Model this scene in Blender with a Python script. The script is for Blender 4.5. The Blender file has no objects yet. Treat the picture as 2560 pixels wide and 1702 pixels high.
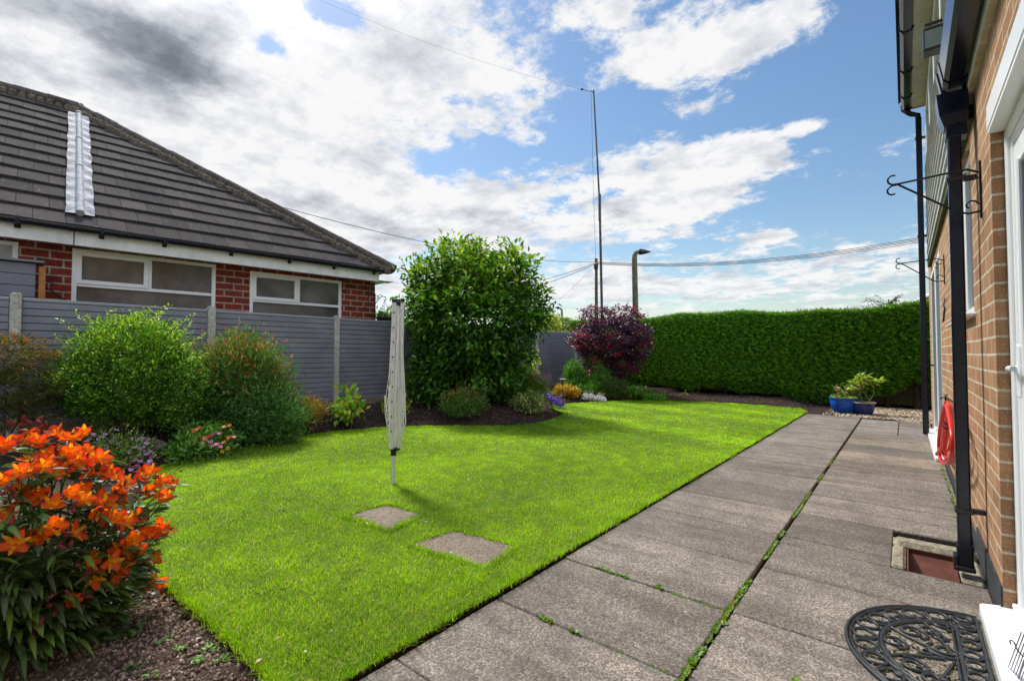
import bpy, math, random
import numpy as np
from mathutils import Vector, Matrix, noise
rnd = random.Random(7); rng = np.random.default_rng(11)
sc = bpy.context.scene; COL = sc.collection
R = math.radians
sc.render.engine = 'CYCLES'; sc.cycles.max_bounces = 7; sc.cycles.diffuse_bounces = 3; sc.cycles.glossy_bounces = 2; sc.cycles.transmission_bounces = 3
# ------------------------------------------------------------------ camera
FPX, CX, CY, CH = 1192., 1280., 851., 1.18          # focal length and centre in pixels of the 2560 px photo, eye height
TH, PI_ = R(39.54), R(1.63)
cF = Vector((-math.sin(TH)*math.cos(PI_), math.cos(TH)*math.cos(PI_), math.sin(PI_)))
cR = Vector((math.cos(TH), math.sin(TH), 0)); cU = cR.cross(cF); CAM = Vector((0, 0, CH))
cam = bpy.data.objects.new('camera', bpy.data.cameras.new('camera')); COL.objects.link(cam)
cam.matrix_world = Matrix((( cR.x, cU.x, -cF.x, 0), (cR.y, cU.y, -cF.y, 0), (cR.z, cU.z, -cF.z, CH), (0, 0, 0, 1)))
cam.data.sensor_width = 36; cam.data.lens = 36*FPX/2560; cam.data.clip_end = 3000; cam.data.clip_start = .05
sc.camera = cam
S = 2560/2358.                                        # survey readings were taken on a 2358 px print of the photo
def ray(x, y): return cF + cR*((x*S-CX)/FPX) - cU*((y*S-CY)/FPX)
def at(x, y, dep): return CAM + ray(x, y)*dep
def onX(x, y, X): d = ray(x, y); return CAM + d*(X/d.x)
def onY(x, y, Y): d = ray(x, y); return CAM + d*(Y/d.y)
def onZ(x, y, Z=0.): d = ray(x, y); return CAM + d*((Z-CH)/d.z)
# ------------------------------------------------------------------ objects
OW = {}                                               # world origin of every thing
def tag(o, label=None, cat=None, group=None, kind=None):
    if label: o['label'] = label
    if cat: o['category'] = cat
    if group: o['group'] = group
    if kind: o['kind'] = kind
    return o
def thing(name, loc, label, cat, group=None, rz=0.):
    o = bpy.data.objects.new(name, None); COL.objects.link(o); o.empty_display_size = .1
    o.location = loc; o.rotation_euler = (0, 0, rz); OW[o] = Vector(loc)
    return tag(o, label, cat, group)
def link(name, me, parent=None, mat=None):
    o = bpy.data.objects.new(name, me); COL.objects.link(o)
    if mat and not me.materials:
        for m in (mat if isinstance(mat, (list, tuple)) else [mat]): me.materials.append(m)
    if parent is not None: o.parent = parent
    OW[o] = OW.get(parent, Vector((0, 0, 0)))
    return o
class MB:
    """collects shapes in world coordinates and links them as one mesh object"""
    def __init__(s): s.v = []; s.f = []; s.m = []; s.sm = []; s.uv = {}
    def add(s, vs, fs, mi=0, smooth=False):
        n = len(s.v); s.v += [tuple(p) for p in vs]
        for f in fs: s.f.append(tuple(i+n for i in f)); s.m.append(mi); s.sm.append(smooth)
        return s
    def box(s, x0, x1, y0, y1, z0, z1, mi=0, b=0.):
        if x0 > x1: x0, x1 = x1, x0
        if y0 > y1: y0, y1 = y1, y0
        if z0 > z1: z0, z1 = z1, z0
        if b <= 0:
            vs = [(x, y, z) for z in (z0, z1) for y in (y0, y1) for x in (x0, x1)]
            return s.add(vs, [(0,2,3,1),(4,5,7,6),(0,1,5,4),(2,6,7,3),(0,4,6,2),(1,3,7,5)], mi)
        b = min(b, (x1-x0)*.45, (y1-y0)*.45, (z1-z0)*.45); vs = []; ix = {}
        for i, x in enumerate((x0, x1)):
            for j, y in enumerate((y0, y1)):
                for k, z in enumerate((z0, z1)):
                    sx, sy, sz = (b if i == 0 else -b), (b if j == 0 else -b), (b if k == 0 else -b)
                    for a, p in (('x', (x, y+sy, z+sz)), ('y', (x+sx, y, z+sz)), ('z', (x+sx, y+sy, z))):
                        ix[(a, i, j, k)] = len(vs); vs.append(p)
        g = lambda a, i, j, k: ix[(a, i, j, k)]; fs = []
        for i in (0, 1): fs.append(tuple(g('x', i, j, k) for j, k in ((0,0),(0,1),(1,1),(1,0))[::(1 if i == 0 else -1)]))
        for j in (0, 1): fs.append(tuple(g('y', i, j, k) for i, k in ((0,0),(1,0),(1,1),(0,1))[::(1 if j == 0 else -1)]))
        for k in (0, 1): fs.append(tuple(g('z', i, j, k) for i, j in ((0,0),(0,1),(1,1),(1,0))[::(1 if k == 0 else -1)]))
        for i in (0, 1):
            for j in (0, 1):
                fs.append((g('x',i,j,0), g('x',i,j,1), g('y',i,j,1), g('y',i,j,0))); fs.append((g('x',i,0,j), g('x',i,1,j), g('z',i,1,j), g('z',i,0,j))); fs.append((g('y',0,i,j), g('y',1,i,j), g('z',1,i,j), g('z',0,i,j)))
                for k in (0, 1): fs.append((g('x',i,j,k), g('y',i,j,k), g('z',i,j,k)))
        return s.add(vs, fs, mi)
    def quad(s, a, b, c, d, mi=0): return s.add([a, b, c, d], [(0, 1, 2, 3)], mi)
    def tube(s, pts, r, n=8, mi=0, cap=True, smooth=True):
        pts = [Vector(p) for p in pts]; rs = r if isinstance(r, (list, tuple)) else [r]*len(pts); vs = []; up = None
        for i, p in enumerate(pts):
            t = (pts[min(i+1, len(pts)-1)] - pts[max(i-1, 0)]).normalized()
            if up is None: up = t.orthogonal().normalized()
            up = (up - t*up.dot(t))
            up = up.normalized() if up.length > 1e-6 else t.orthogonal().normalized()
            w = t.cross(up)
            for k in range(n):
                a = 2*math.pi*k/n; vs.append(p + (up*math.cos(a) + w*math.sin(a))*rs[i])
        fs = [(i*n+k, i*n+(k+1) % n, (i+1)*n+(k+1) % n, (i+1)*n+k) for i in range(len(pts)-1) for k in range(n)]
        s.add(vs, fs, mi, smooth)
        if cap: s.add([vs[k] for k in range(n)], [tuple(range(n))[::-1]], mi); s.add(vs[-n:], [tuple(range(n))], mi)
        return s
    def lathe(s, c, prof, n=32, mi=0, flute=None):
        vs = []
        for i, (r, z) in enumerate(prof):
            for k in range(n):
                a = 2*math.pi*k/n; rr = r*(flute(i, a) if flute else 1); vs.append((c[0]+rr*math.cos(a), c[1]+rr*math.sin(a), c[2]+z))
        return s.add(vs, [(i*n+k, i*n+(k+1) % n, (i+1)*n+(k+1) % n, (i+1)*n+k) for i in range(len(prof)-1) for k in range(n)], mi, True)
    def prism(s, poly, y0, y1, mi=0):
        """poly in (x,z), swept along y"""
        n = len(poly); vs = [(x, y0, z) for x, z in poly] + [(x, y1, z) for x, z in poly]
        return s.add(vs, [tuple(range(n))[::-1], tuple(range(n, 2*n))] + [(i, (i+1) % n, n+(i+1) % n, n+i) for i in range(n)], mi)
    def holes(s, f, a0, a1, b0, b1, ops, mi=0, depth=None, extra_a=()):
        """a wall f(a, b, d) with rectangular openings and their reveals"""
        A = sorted(set([a0, a1] + [min(max(q, a0), a1) for o in ops for q in o[:2]] + list(extra_a))); B = sorted(set([b0, b1] + [min(max(q, b0), b1) for o in ops for q in o[2:4]]))
        for i in range(len(A)-1):
            for j in range(len(B)-1):
                ca, cb = (A[i]+A[i+1])/2, (B[j]+B[j+1])/2
                if any(o[0] < ca < o[1] and o[2] < cb < o[3] for o in ops): continue
                s.quad(f(A[i], B[j], 0), f(A[i+1], B[j], 0), f(A[i+1], B[j+1], 0), f(A[i], B[j+1], 0), mi)
        if depth:
            for o in ops:
                p, q, r, t = o[:4]
                for (u0, v0, u1, v1) in ((p, r, q, r), (q, r, q, t), (q, t, p, t), (p, t, p, r)): s.quad(f(u0, v0, 0), f(u1, v1, 0), f(u1, v1, depth), f(u0, v0, depth), mi)
        return s
    def build(s, name, mat, parent=None, smooth=None, local=False):
        o0 = Vector((0, 0, 0)) if (local or parent is None) else OW[parent]
        me = bpy.data.meshes.new(name); me.from_pydata([(p[0]-o0.x, p[1]-o0.y, p[2]-o0.z) for p in s.v], [], s.f)
        me.polygons.foreach_set('material_index', s.m); me.polygons.foreach_set('use_smooth', [bool(q) if smooth is None else smooth for q in s.sm]); me.update()
        return link(name, me, parent, mat)
def npmesh(name, V, F, mat, parent=None, col=None, smooth=False):
    """V (n,3) world coords, F (m,3 or 4) indices, col (n,3) colours per vertex"""
    V = np.asarray(V, np.float32)
    if parent is not None: V = V - np.array(OW[parent], np.float32)
    me = bpy.data.meshes.new(name); k = F.shape[1]
    me.vertices.add(len(V)); me.vertices.foreach_set('co', V.ravel())
    me.loops.add(F.size); me.loops.foreach_set('vertex_index', F.astype(np.int32).ravel())
    me.polygons.add(len(F)); me.polygons.foreach_set('loop_start', np.arange(0, F.size, k, dtype=np.int32)); me.polygons.foreach_set('loop_total', np.full(len(F), k, np.int32))
    if smooth: me.polygons.foreach_set('use_smooth', np.ones(len(F), bool))
    me.update(calc_edges=True)
    if col is not None:
        a = me.color_attributes.new('col', 'FLOAT_COLOR', 'POINT'); c = np.ones((len(V), 4), np.float32); c[:, :3] = col; a.data.foreach_set('color', c.ravel())
    return link(name, me, parent, mat)
# ------------------------------------------------------------------ materials
def mat(name, base=(.5,.5,.5), rough=.6, metal=0., spec=.5):
    m = bpy.data.materials.new(name); m.use_nodes = True; nt = m.node_tree; b = nt.nodes['Principled BSDF']
    b.inputs['Base Color'].default_value = (*base, 1); b.inputs['Roughness'].default_value = rough; b.inputs['Metallic'].default_value = metal; b.inputs['Specular IOR Level'].default_value = spec
    return m, nt, b
def N(nt, t, **kw):
    n = nt.nodes.new(t)
    for k, v in kw.items():
        if k in n.inputs.keys(): n.inputs[k].default_value = v
        else: setattr(n, k, v)
    return n
def ramp(nt, fac, stops, interp='LINEAR'):
    r = nt.nodes.new('ShaderNodeValToRGB'); e = r.color_ramp.elements; r.color_ramp.interpolation = interp
    while len(e) < len(stops): e.new(.5)
    for q, (p, c) in zip(e, stops): q.position = p; q.color = (*c, 1) if len(c) == 3 else c
    nt.links.new(fac, r.inputs[0]); return r.outputs[0]
def coords(nt, scale=(1, 1, 1), kind='Object', rot=(0, 0, 0)):
    t = nt.nodes.new('ShaderNodeTexCoord'); mp = nt.nodes.new('ShaderNodeMapping'); mp.inputs['Scale'].default_value = scale; mp.inputs['Rotation'].default_value = rot
    nt.links.new(t.outputs[kind], mp.inputs[0]); return mp.outputs[0]
def noise_(nt, vec, scale, detail=4., rough=.55, dist=0.):
    n = N(nt, 'ShaderNodeTexNoise', Scale=scale, Detail=detail, Roughness=rough, Distortion=dist); nt.links.new(vec, n.inputs['Vector']); return n.outputs['Fac']
def mixc(nt, fac, a, b, mode='MIX'):
    m = nt.nodes.new('ShaderNodeMix'); m.data_type = 'RGBA'; m.blend_type = mode
    for s_, v in ((0, fac), (6, a), (7, b)):
        if isinstance(v, bpy.types.NodeSocket): nt.links.new(v, m.inputs[s_])
        else: m.inputs[s_].default_value = v if s_ == 0 else (*v, 1)
    return m.outputs[2]
def bump(nt, b, h, strength=.4, dist=.01):
    n = N(nt, 'ShaderNodeBump', Strength=strength, Distance=dist); nt.links.new(h, n.inputs['Height']); nt.links.new(n.outputs[0], b.inputs['Normal'])
def speck(name, c0, c1, scale, rough=.8, bs=.4, bd=.004, big=1.2, c2=None, spec=.4, kind='Object'):
    """two tone grainy surface with slow blotches"""
    m, nt, b = mat(name, rough=rough, spec=spec); v = coords(nt, kind=kind)
    f = noise_(nt, v, scale, 6, .65); g = noise_(nt, v, big, 4, .6)
    c = ramp(nt, f, [(.35, c0), (.65, c1)]); c = mixc(nt, ramp(nt, g, [(.4, (0,0,0)), (.7, (1,1,1))]), c, c2 or tuple(q*.78 for q in c0), 'MIX') if c2 else mixc(nt, 1., c, ramp(nt, g, [(.3, (.82,.82,.82)), (.7, (1.12,1.12,1.12))]), 'MULTIPLY')
    nt.links.new(c, b.inputs['Base Color']); bump(nt, b, f, bs, bd); return m
def leafmat(name, rough=.45, trans=.35, gain=1.25, spec=.5, tint=(1., 1.1, .55)):
    m, nt, b = mat(name, rough=rough, spec=spec)
    a = N(nt, 'ShaderNodeAttribute', attribute_name='col'); nt.links.new(a.outputs['Color'], b.inputs['Base Color'])
    t = nt.nodes.new('ShaderNodeBsdfTranslucent'); c = mixc(nt, 1., a.outputs['Color'], tuple(gain*q for q in tint), 'MULTIPLY'); nt.links.new(c, t.inputs[0])
    mx = N(nt, 'ShaderNodeMixShader'); mx.inputs[0].default_value = trans
    nt.links.new(b.outputs[0], mx.inputs[1]); nt.links.new(t.outputs[0], mx.inputs[2]); nt.links.new(mx.outputs[0], nt.nodes['Material Output'].inputs[0]); return m
def brickmat(name, c1, c2, mortar, bw, bh, ms, axis, bs=.6, rough_scale=60., blot=None, soot=None):
    m, nt, b = mat(name, rough=.85, spec=.3); t = nt.nodes.new('ShaderNodeTexCoord'); sp = nt.nodes.new('ShaderNodeSeparateXYZ'); cb = nt.nodes.new('ShaderNodeCombineXYZ')
    nt.links.new(t.outputs['Object'], sp.inputs[0]); ad = N(nt, 'ShaderNodeMath', operation='ADD'); nt.links.new(sp.outputs['X'], ad.inputs[0]); nt.links.new(sp.outputs['Y'], ad.inputs[1])
    nt.links.new(ad.outputs[0], cb.inputs[0]); nt.links.new(sp.outputs['Z'], cb.inputs[1])
    nn = N(nt, 'ShaderNodeTexNoise', Scale=3., Detail=3.); nt.links.new(cb.outputs[0], nn.inputs['Vector'])
    wv = nt.nodes.new('ShaderNodeVectorMath'); wv.operation = 'MULTIPLY_ADD'; nt.links.new(nn.outputs['Color'], wv.inputs[0]); wv.inputs[1].default_value = (.012, .012, 0); nt.links.new(cb.outputs[0], wv.inputs[2])
    br = N(nt, 'ShaderNodeTexBrick', Scale=1., offset=.5, squash=1.); br.inputs['Brick Width'].default_value = bw; br.inputs['Row Height'].default_value = bh; br.inputs['Mortar Size'].default_value = ms; br.inputs['Mortar Smooth'].default_value = .15; br.inputs['Bias'].default_value = -.1
    br.inputs['Color1'].default_value = (*c1, 1); br.inputs['Color2'].default_value = (*c2, 1); br.inputs['Mortar'].default_value = (*mortar, 1); nt.links.new(wv.outputs[0], br.inputs['Vector'])
    f = noise_(nt, cb.outputs[0], rough_scale, 5, .7); g = noise_(nt, cb.outputs[0], 5., 5, .65)
    c = mixc(nt, 1., br.outputs['Color'], ramp(nt, f, [(.3, (.6,.6,.6)), (.7, (1.3,1.3,1.3))]), 'MULTIPLY'); c = mixc(nt, 1., c, ramp(nt, g, [(.3, (.75,.75,.75)), (.7, (1.2,1.2,1.2))]), 'MULTIPLY')
    if blot: c = mixc(nt, ramp(nt, noise_(nt, cb.outputs[0], 7., 5, .75), [(.62, (0,0,0)), (.72, (.65,.65,.65))]), c, blot)
    nt.links.new(c, b.inputs['Base Color']); h = N(nt, 'ShaderNodeMath', operation='MULTIPLY_ADD'); nt.links.new(br.outputs['Fac'], h.inputs[0]); h.inputs[1].default_value = -1.; nt.links.new(f, h.inputs[2]); bump(nt, b, h.outputs[0], bs, .012); return m
M = {}
M['upvc'] = mat('white_upvc', (.86,.87,.87), .28)[0]
M['whitepaint'] = speck('white_board', (.74,.74,.73), (.86,.86,.85), 9, .45, .05, .002, 2.)
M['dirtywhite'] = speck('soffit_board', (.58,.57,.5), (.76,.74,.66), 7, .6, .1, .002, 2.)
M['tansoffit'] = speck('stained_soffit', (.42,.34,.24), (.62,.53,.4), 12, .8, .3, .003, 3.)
M['black'] = mat('black_plastic', (.012,.013,.017), .25)[0]
M['gutter'] = speck('black_gutter', (.004,.006,.016), (.011,.014,.03), 14, .2, .05, .001)
M['rubber'] = speck('black_rubber', (.012,.013,.015), (.035,.037,.04), 30, .45, .2, .001)
M['iron'] = mat('black_iron', (.012,.012,.014), .4, .3)[0]
M['alu'] = speck('aluminium', (.66,.67,.69), (.82,.82,.84), 20, .38, .05, .0008); M['alu'].node_tree.nodes['Principled BSDF'].inputs['Metallic'].default_value = .2
M['line'] = mat('line_cord', (.88,.87,.82), .6)[0]
M['brass'] = mat('brass', (.62,.45,.14), .28, .9)[0]
M['concrete'] = speck('concrete_post', (.3,.285,.25), (.66,.63,.56), 45, .9, .8, .006, 3.)
M['board'] = speck('gravel_board', (.17,.13,.09), (.33,.26,.18), 30, .9, .5, .004, 3.)
M['fence'] = speck('grey_composite', (.2,.21,.255), (.26,.27,.325), 90, .5, .15, .001, 2.5)
M['fencecap'] = mat('grey_cap', (.3,.31,.35), .4)[0]
M['mast'] = speck('mast_metal', (.06,.05,.05), (.14,.12,.11), 6, .5, .1, .001)
M['polewood'] = speck('pole_wood', (.07,.06,.025), (.17,.15,.06), 6, .8, .3, .004)
M['lamppost'] = speck('lamp_concrete', (.09,.08,.05), (.22,.2,.13), 5, .8, .2, .004)
M['wire'] = mat('wire', (.02,.02,.025), .5)[0]
M['bark'] = speck('bark', (.05,.035,.022), (.16,.12,.08), 25, .9, .8, .006, 4.)
M['terracotta'] = speck('brown_plastic', (.1,.028,.018), (.15,.05,.03), 18, .5, .1, .001, 4.)
M['hose'] = mat('red_hose', (.7,.015,.015), .35)[0]
M['bluegl'] = speck('blue_glaze', (.006,.075,.45), (.015,.13,.6), 5, .12, .05, .002, 5.)
M['bluedk'] = speck('dark_blue_glaze', (.02,.035,.16), (.05,.07,.27), 9, .18, .05, .002, 5.)
M['potrim'] = speck('tan_rim', (.3,.24,.15), (.45,.38,.25), 20, .7, .2, .001)
M['rock'] = speck('rock', (.09,.075,.055), (.3,.26,.2), 16, .9, 1., .015, 5.)
M['plinth'] = speck('black_plinth', (.02,.022,.026), (.06,.065,.075), 20, .7, .5, .005)
M['wood'] = speck('orange_wood', (.32,.12,.03), (.5,.2,.05), 10, .6, .2, .002)
M['shed'] = speck('grey_shed_board', (.17,.175,.21), (.22,.225,.26), 60, .6, .2, .001)
M['redbrick'] = brickmat('red_brick', (.19,.026,.016), (.3,.05,.028), (.38,.33,.26), .29, .115, .012, 0, .6, 22., blot=(.34,.19,.14))
M['tanbrick'] = brickmat('tan_brick', (.42,.215,.105), (.56,.32,.17), (.7,.6,.45), .225, .079, .0065, 1, 1., 110.)
M['leaf'] = leafmat('leaf'); M['leafdull'] = leafmat('leaf_matt', .65, .3, 1.15, .3); M['leafgloss'] = leafmat('leaf_glossy', .45, .28, 1.2, .35)
M['grass'] = leafmat('grass_blade', .5, .5, 1.7, .35, (1.05, 1.1, .3))
M['redleaf'] = leafmat('purple_leaf', .35, .28, 1.4, .6, (1.2, .4, .75))
M['petal'] = leafmat('petal', .4, .45, 1.5, .4, (1.15, 1.0, .6))
M['pinkpetal'] = leafmat('pink_petal', .5, .3, 1.1, .3, (1., .9, 1.))
M['floodglass'] = mat('lamp_glass', (.2,.25,.22), .15)[0]
def glassmat(name, c0, c1, bs, scale=70., rough=.18):
    m, nt, b = mat(name, rough=rough, spec=.6); v = coords(nt); f = noise_(nt, v, scale, 3, .6); g = noise_(nt, v, 2.2, 3, .6)
    nt.links.new(ramp(nt, g, [(.35, c0), (.65, c1)]), b.inputs['Base Color']); bump(nt, b, f, bs, .004); return m
M['obscure'] = glassmat('obscured_glass', (.075,.066,.058), (.15,.14,.13), .35, 60., .1)
M['pane'] = glassmat('clear_glass', (.03,.04,.045), (.06,.07,.075), .02, 3., .04)
M['paleglass'] = glassmat('pale_glass', (.3,.33,.32), (.42,.45,.43), .4)
M['lead'] = speck('flashing_metal', (.3,.31,.33), (.5,.51,.53), 10, .75, .5, .006, 4., spec=.15); pass
# clay/concrete roof tiles with staggered joints and lichen
def tilemat():
    m, nt, b = mat('roof_tile', rough=.95, spec=.1); t = nt.nodes.new('ShaderNodeTexCoord'); sp = nt.nodes.new('ShaderNodeSeparateXYZ'); cb = nt.nodes.new('ShaderNodeCombineXYZ'); nt.links.new(t.outputs['Object'], sp.inputs[0])
    nt.links.new(sp.outputs['Y'], cb.inputs[0]); nt.links.new(sp.outputs['Z'], cb.inputs[1])
    br = N(nt, 'ShaderNodeTexBrick', Scale=1., offset=.5, squash=1.); br.inputs['Brick Width'].default_value = .33; br.inputs['Row Height'].default_value = TROW; br.inputs['Mortar Size'].default_value = .006; br.inputs['Mortar Smooth'].default_value = .2
    br.inputs['Color1'].default_value = (.08,.07,.071,1); br.inputs['Color2'].default_value = (.045,.041,.044,1); br.inputs['Mortar'].default_value = (.02,.018,.018,1)
    sh = nt.nodes.new('ShaderNodeVectorMath'); sh.operation = 'SUBTRACT'; sh.inputs[1].default_value = (0, TZ0, 0); nt.links.new(cb.outputs[0], sh.inputs[0]); nt.links.new(sh.outputs[0], br.inputs['Vector'])
    v = t.outputs['Object']; f = noise_(nt, v, 40, 6, .7); g = noise_(nt, v, 1.6, 5, .6); l = noise_(nt, v, 14, 3, .5); rr = noise_(nt, v, 11, 2, .4)
    c = mixc(nt, 1., br.outputs['Color'], ramp(nt, f, [(.3, (.7,.7,.7)), (.7, (1.35,1.35,1.35))]), 'MULTIPLY'); c = mixc(nt, 1., c, ramp(nt, g, [(.3, (.8,.8,.82)), (.7, (1.25,1.2,1.1))]), 'MULTIPLY')
    c = mixc(nt, ramp(nt, l, [(.68, (0,0,0)), (.72, (.6,.6,.6))]), c, (.28,.27,.24)); c = mixc(nt, ramp(nt, rr, [(.71, (0,0,0)), (.74, (.9,.9,.9))]), c, (.09,.03,.012))
    nt.links.new(c, b.inputs['Base Color']); bump(nt, b, f, .5, .006); return m
TROW, TZ0 = (6.33-2.93)/13., 2.93
M['tile'] = tilemat()
M['tileedge'] = speck('mossy_tile_edge', (.012,.011,.01), (.035,.03,.024), 30, .95, .6, .006)
M['ridge'] = speck('ridge_tile', (.05,.04,.036), (.14,.115,.095), 14, .85, .6, .01, 3.)
M['mortar'] = speck('ridge_mortar', (.07,.055,.04), (.2,.155,.11), 16, .95, 1., .02, 3.)
# exposed aggregate paving
def pavemat():
    m, nt, b = mat('aggregate_slab', rough=.8, spec=.35); v = coords(nt); vo = N(nt, 'ShaderNodeTexVoronoi', Scale=150.); nt.links.new(v, vo.inputs['Vector'])
    vs_ = N(nt, 'ShaderNodeTexVoronoi', Scale=420.); nt.links.new(v, vs_.inputs['Vector'])
    f = noise_(nt, v, 130, 5, .8); g = noise_(nt, v, 1.3, 6, .65); w = noise_(nt, v, 24, 3, .5); st = noise_(nt, v, 5., 5, .7)
    a = N(nt, 'ShaderNodeAttribute', attribute_name='col')
    c = mixc(nt, .75, ramp(nt, f, [(.34, (.06,.053,.049)), (.52, (.21,.195,.18)), (.64, (.56,.53,.5))]), ramp(nt, vo.outputs['Color'], [(.15, (.08,.07,.065)), (.55, (.2,.185,.17)), (.95, (.48,.44,.41))]))
    c = mixc(nt, 1., c, ramp(nt, g, [(.3, (.72,.7,.68)), (.7, (1.22,1.2,1.16))]), 'MULTIPLY'); c = mixc(nt, 1., c, a.outputs['Color'], 'MULTIPLY'); c = mixc(nt, 1., c, (1.04,1.01,.97), 'MULTIPLY')
    c = mixc(nt, ramp(nt, st, [(.35, (.5,.5,.5)), (.55, (0,0,0))]), c, (.1,.09,.078))
    al = noise_(nt, coords(nt, (.5, 5., 1.)), 1.6, 5, .6); c = mixc(nt, 1., c, ramp(nt, al, [(.35, (.78,.75,.71)), (.5, (1.,1.,1.)), (.66, (1.18,1.15,1.1))]), 'MULTIPLY')
    c = mixc(nt, ramp(nt, w, [(.71, (0,0,0)), (.75, (.7,.7,.7))]), c, (.5,.46,.38))
    nt.links.new(c, b.inputs['Base Color']); bump(nt, b, f, .7, .006); return m
M['pave'] = pavemat()
def soilmat():
    m, nt, b = mat('soil', rough=.95, spec=.2); v = coords(nt); f = noise_(nt, v, 55, 8, .75); g = noise_(nt, v, 1.5, 4, .6)
    t = nt.nodes.new('ShaderNodeTexCoord'); sp = nt.nodes.new('ShaderNodeSeparateXYZ'); nt.links.new(t.outputs['Object'], sp.inputs[0])
    near = ramp(nt, sp.outputs['Y'], [(.35, (1,1,1)), (1., (0,0,0))])        # the open corner bed is dry and pale, the planted beds are dark mulch
    dry = ramp(nt, f, [(.35, (.08,.055,.04)), (.5, (.19,.135,.1)), (.68, (.38,.28,.22))]); wet = ramp(nt, f, [(.35, (.022,.013,.01)), (.52, (.055,.034,.027)), (.7, (.15,.1,.075))])
    c = mixc(nt, near, wet, dry); c = mixc(nt, 1., c, ramp(nt, g, [(.3, (.75,.75,.75)), (.7, (1.2,1.2,1.2))]), 'MULTIPLY')
    nt.links.new(c, b.inputs['Base Color']); bump(nt, b, f, 1., .03); return m
M['soil'] = soilmat()
M['turf'] = speck('turf_base', (.09,.13,.01), (.16,.22,.015), 40, .95, .8, .01, 2.)
M['field'] = speck('rough_ground', (.03,.045,.012), (.06,.08,.02), 2, .95, .3, .01, .05)
M['clod'] = leafmat('clod', .9, .0, 1., .2, (1, 1, 1))
# ------------------------------------------------------------------ sky, sun
SUN_AZ, SUN_EL = R(-74), R(52)
wd = bpy.data.worlds.new('World'); sc.world = wd; wd.use_nodes = True; nt = wd.node_tree; bg = nt.nodes['Background']
sky = nt.nodes.new('ShaderNodeTexSky'); sky.sky_type = 'NISHITA'; sky.sun_disc = False; sky.sun_elevation = SUN_EL; sky.sun_rotation = SUN_AZ % (2*math.pi); sky.air_density = 1.3; sky.dust_density = .6; sky.ozone_density = 2.2
def vm(op, a, b=None):
    n = nt.nodes.new('ShaderNodeVectorMath'); n.operation = op
    for i, v in enumerate((a, b)):
        if v is None: continue
        if isinstance(v, bpy.types.NodeSocket): nt.links.new(v, n.inputs[i])
        else: n.inputs[i].default_value = v
    return n.outputs['Value'] if op == 'DOT_PRODUCT' else n.outputs[0]
def mt(op, a, b=None, c=None, clamp=False):
    n = nt.nodes.new('ShaderNodeMath'); n.operation = op; n.use_clamp = clamp
    for i, v in enumerate((a, b, c)):
        if v is None: continue
        if isinstance(v, bpy.types.NodeSocket): nt.links.new(v, n.inputs[i])
        else: n.inputs[i].default_value = v
    return n.outputs[0]
tc = nt.nodes.new('ShaderNodeTexCoord'); dirn = vm('NORMALIZE', tc.outputs['Generated'])
sp = nt.nodes.new('ShaderNodeSeparateXYZ'); nt.links.new(dirn, sp.inputs[0])
den = mt('ADD', mt('MAXIMUM', sp.outputs['Z'], 0.), .16)
cb = nt.nodes.new('ShaderNodeCombineXYZ'); nt.links.new(mt('DIVIDE', sp.outputs['X'], den), cb.inputs[0]); nt.links.new(mt('DIVIDE', sp.outputs['Y'], den), cb.inputs[1]); PL = cb.outputs[0]
n1 = noise_(nt, PL, 3.2, 12, .62, .0); n2 = noise_(nt, PL, 10.5, 10, .66, .0)
def blobs(L):
    """fields of cloud or clear air at directions of the sky: (x, y, rx, ry, weight)"""
    out = None
    for x, y, rx, ry, w in L:
        c = ray(x, y).normalized(); ex = (ray(x+rx, y).normalized()-c); ey = (ray(x, y-ry).normalized()-c); r2 = c.dot(ex)/ex.length_squared; q2 = c.dot(ey)/ey.length_squared
        u = mt('SUBTRACT', vm('DOT_PRODUCT', dirn, tuple(ex/ex.length_squared)), r2); v = mt('SUBTRACT', vm('DOT_PRODUCT', dirn, tuple(ey/ey.length_squared)), q2)
        q = mt('MULTIPLY_ADD', u, u, mt('MULTIPLY', v, v)); e = mt('MULTIPLY', mt('POWER', 2.718, mt('MULTIPLY', q, -1.)), w)
        e = mt('MULTIPLY', e, mt('GREATER_THAN', vm('DOT_PRODUCT', dirn, tuple(c)), 0.)); out = e if out is None else mt('ADD', out, e)
    return out
cov = blobs([(300,150,520,260,.26),(700,330,330,230,.2),(980,130,300,150,.2),(1050,490,330,80,.2),(300,450,500,200,.22),(1240,290,80,90,.10),
             (1600,390,230,75,.32),(1480,500,170,35,.16),(1600,130,230,75,.2),(1640,160,70,22,.1),(1760,40,160,60,.12),(1350,40,140,60,.12),(1560,250,120,40,.12),(1650,240,90,18,.16),(1880,288,90,20,.26),(1750,552,60,20,.24),(1340,655,260,35,.2),(1800,650,420,22,.12),(1980,600,110,26,.14),
             (1000,375,95,42,-.3),(900,340,50,25,-.2),(770,30,60,32,-.3),(620,105,34,22,-.28),(1330,125,70,55,-.2),(1420,255,140,55,-.26),(1820,225,200,45,-.22),(2020,130,170,210,-.28),(1950,430,170,60,-.18),(1900,495,240,30,-.1),(1140,335,60,20,-.16),(1290,340,60,50,-.16)])
fld = mt('ADD', mt('MULTIPLY_ADD', n1, .85, mt('MULTIPLY', n2, .58)), cov)
fld = mt('ADD', fld, mt('MULTIPLY', mt('POWER', mt('SUBTRACT', 1., mt('MAXIMUM', sp.outputs['Z'], 0.)), 9.), .1))
mr = N(nt, 'ShaderNodeMapRange', interpolation_type='SMOOTHSTEP'); nt.links.new(fld, mr.inputs[0]); mr.inputs[1].default_value = .71; mr.inputs[2].default_value = .88; mask = mr.outputs[0]
thick = blobs([(385,130,120,95,.7),(270,50,150,60,.2),(60,150,150,130,.14),(900,540,380,60,.08)])
n3 = noise_(nt, PL, 4.4, 12, .62, .0)
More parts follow.
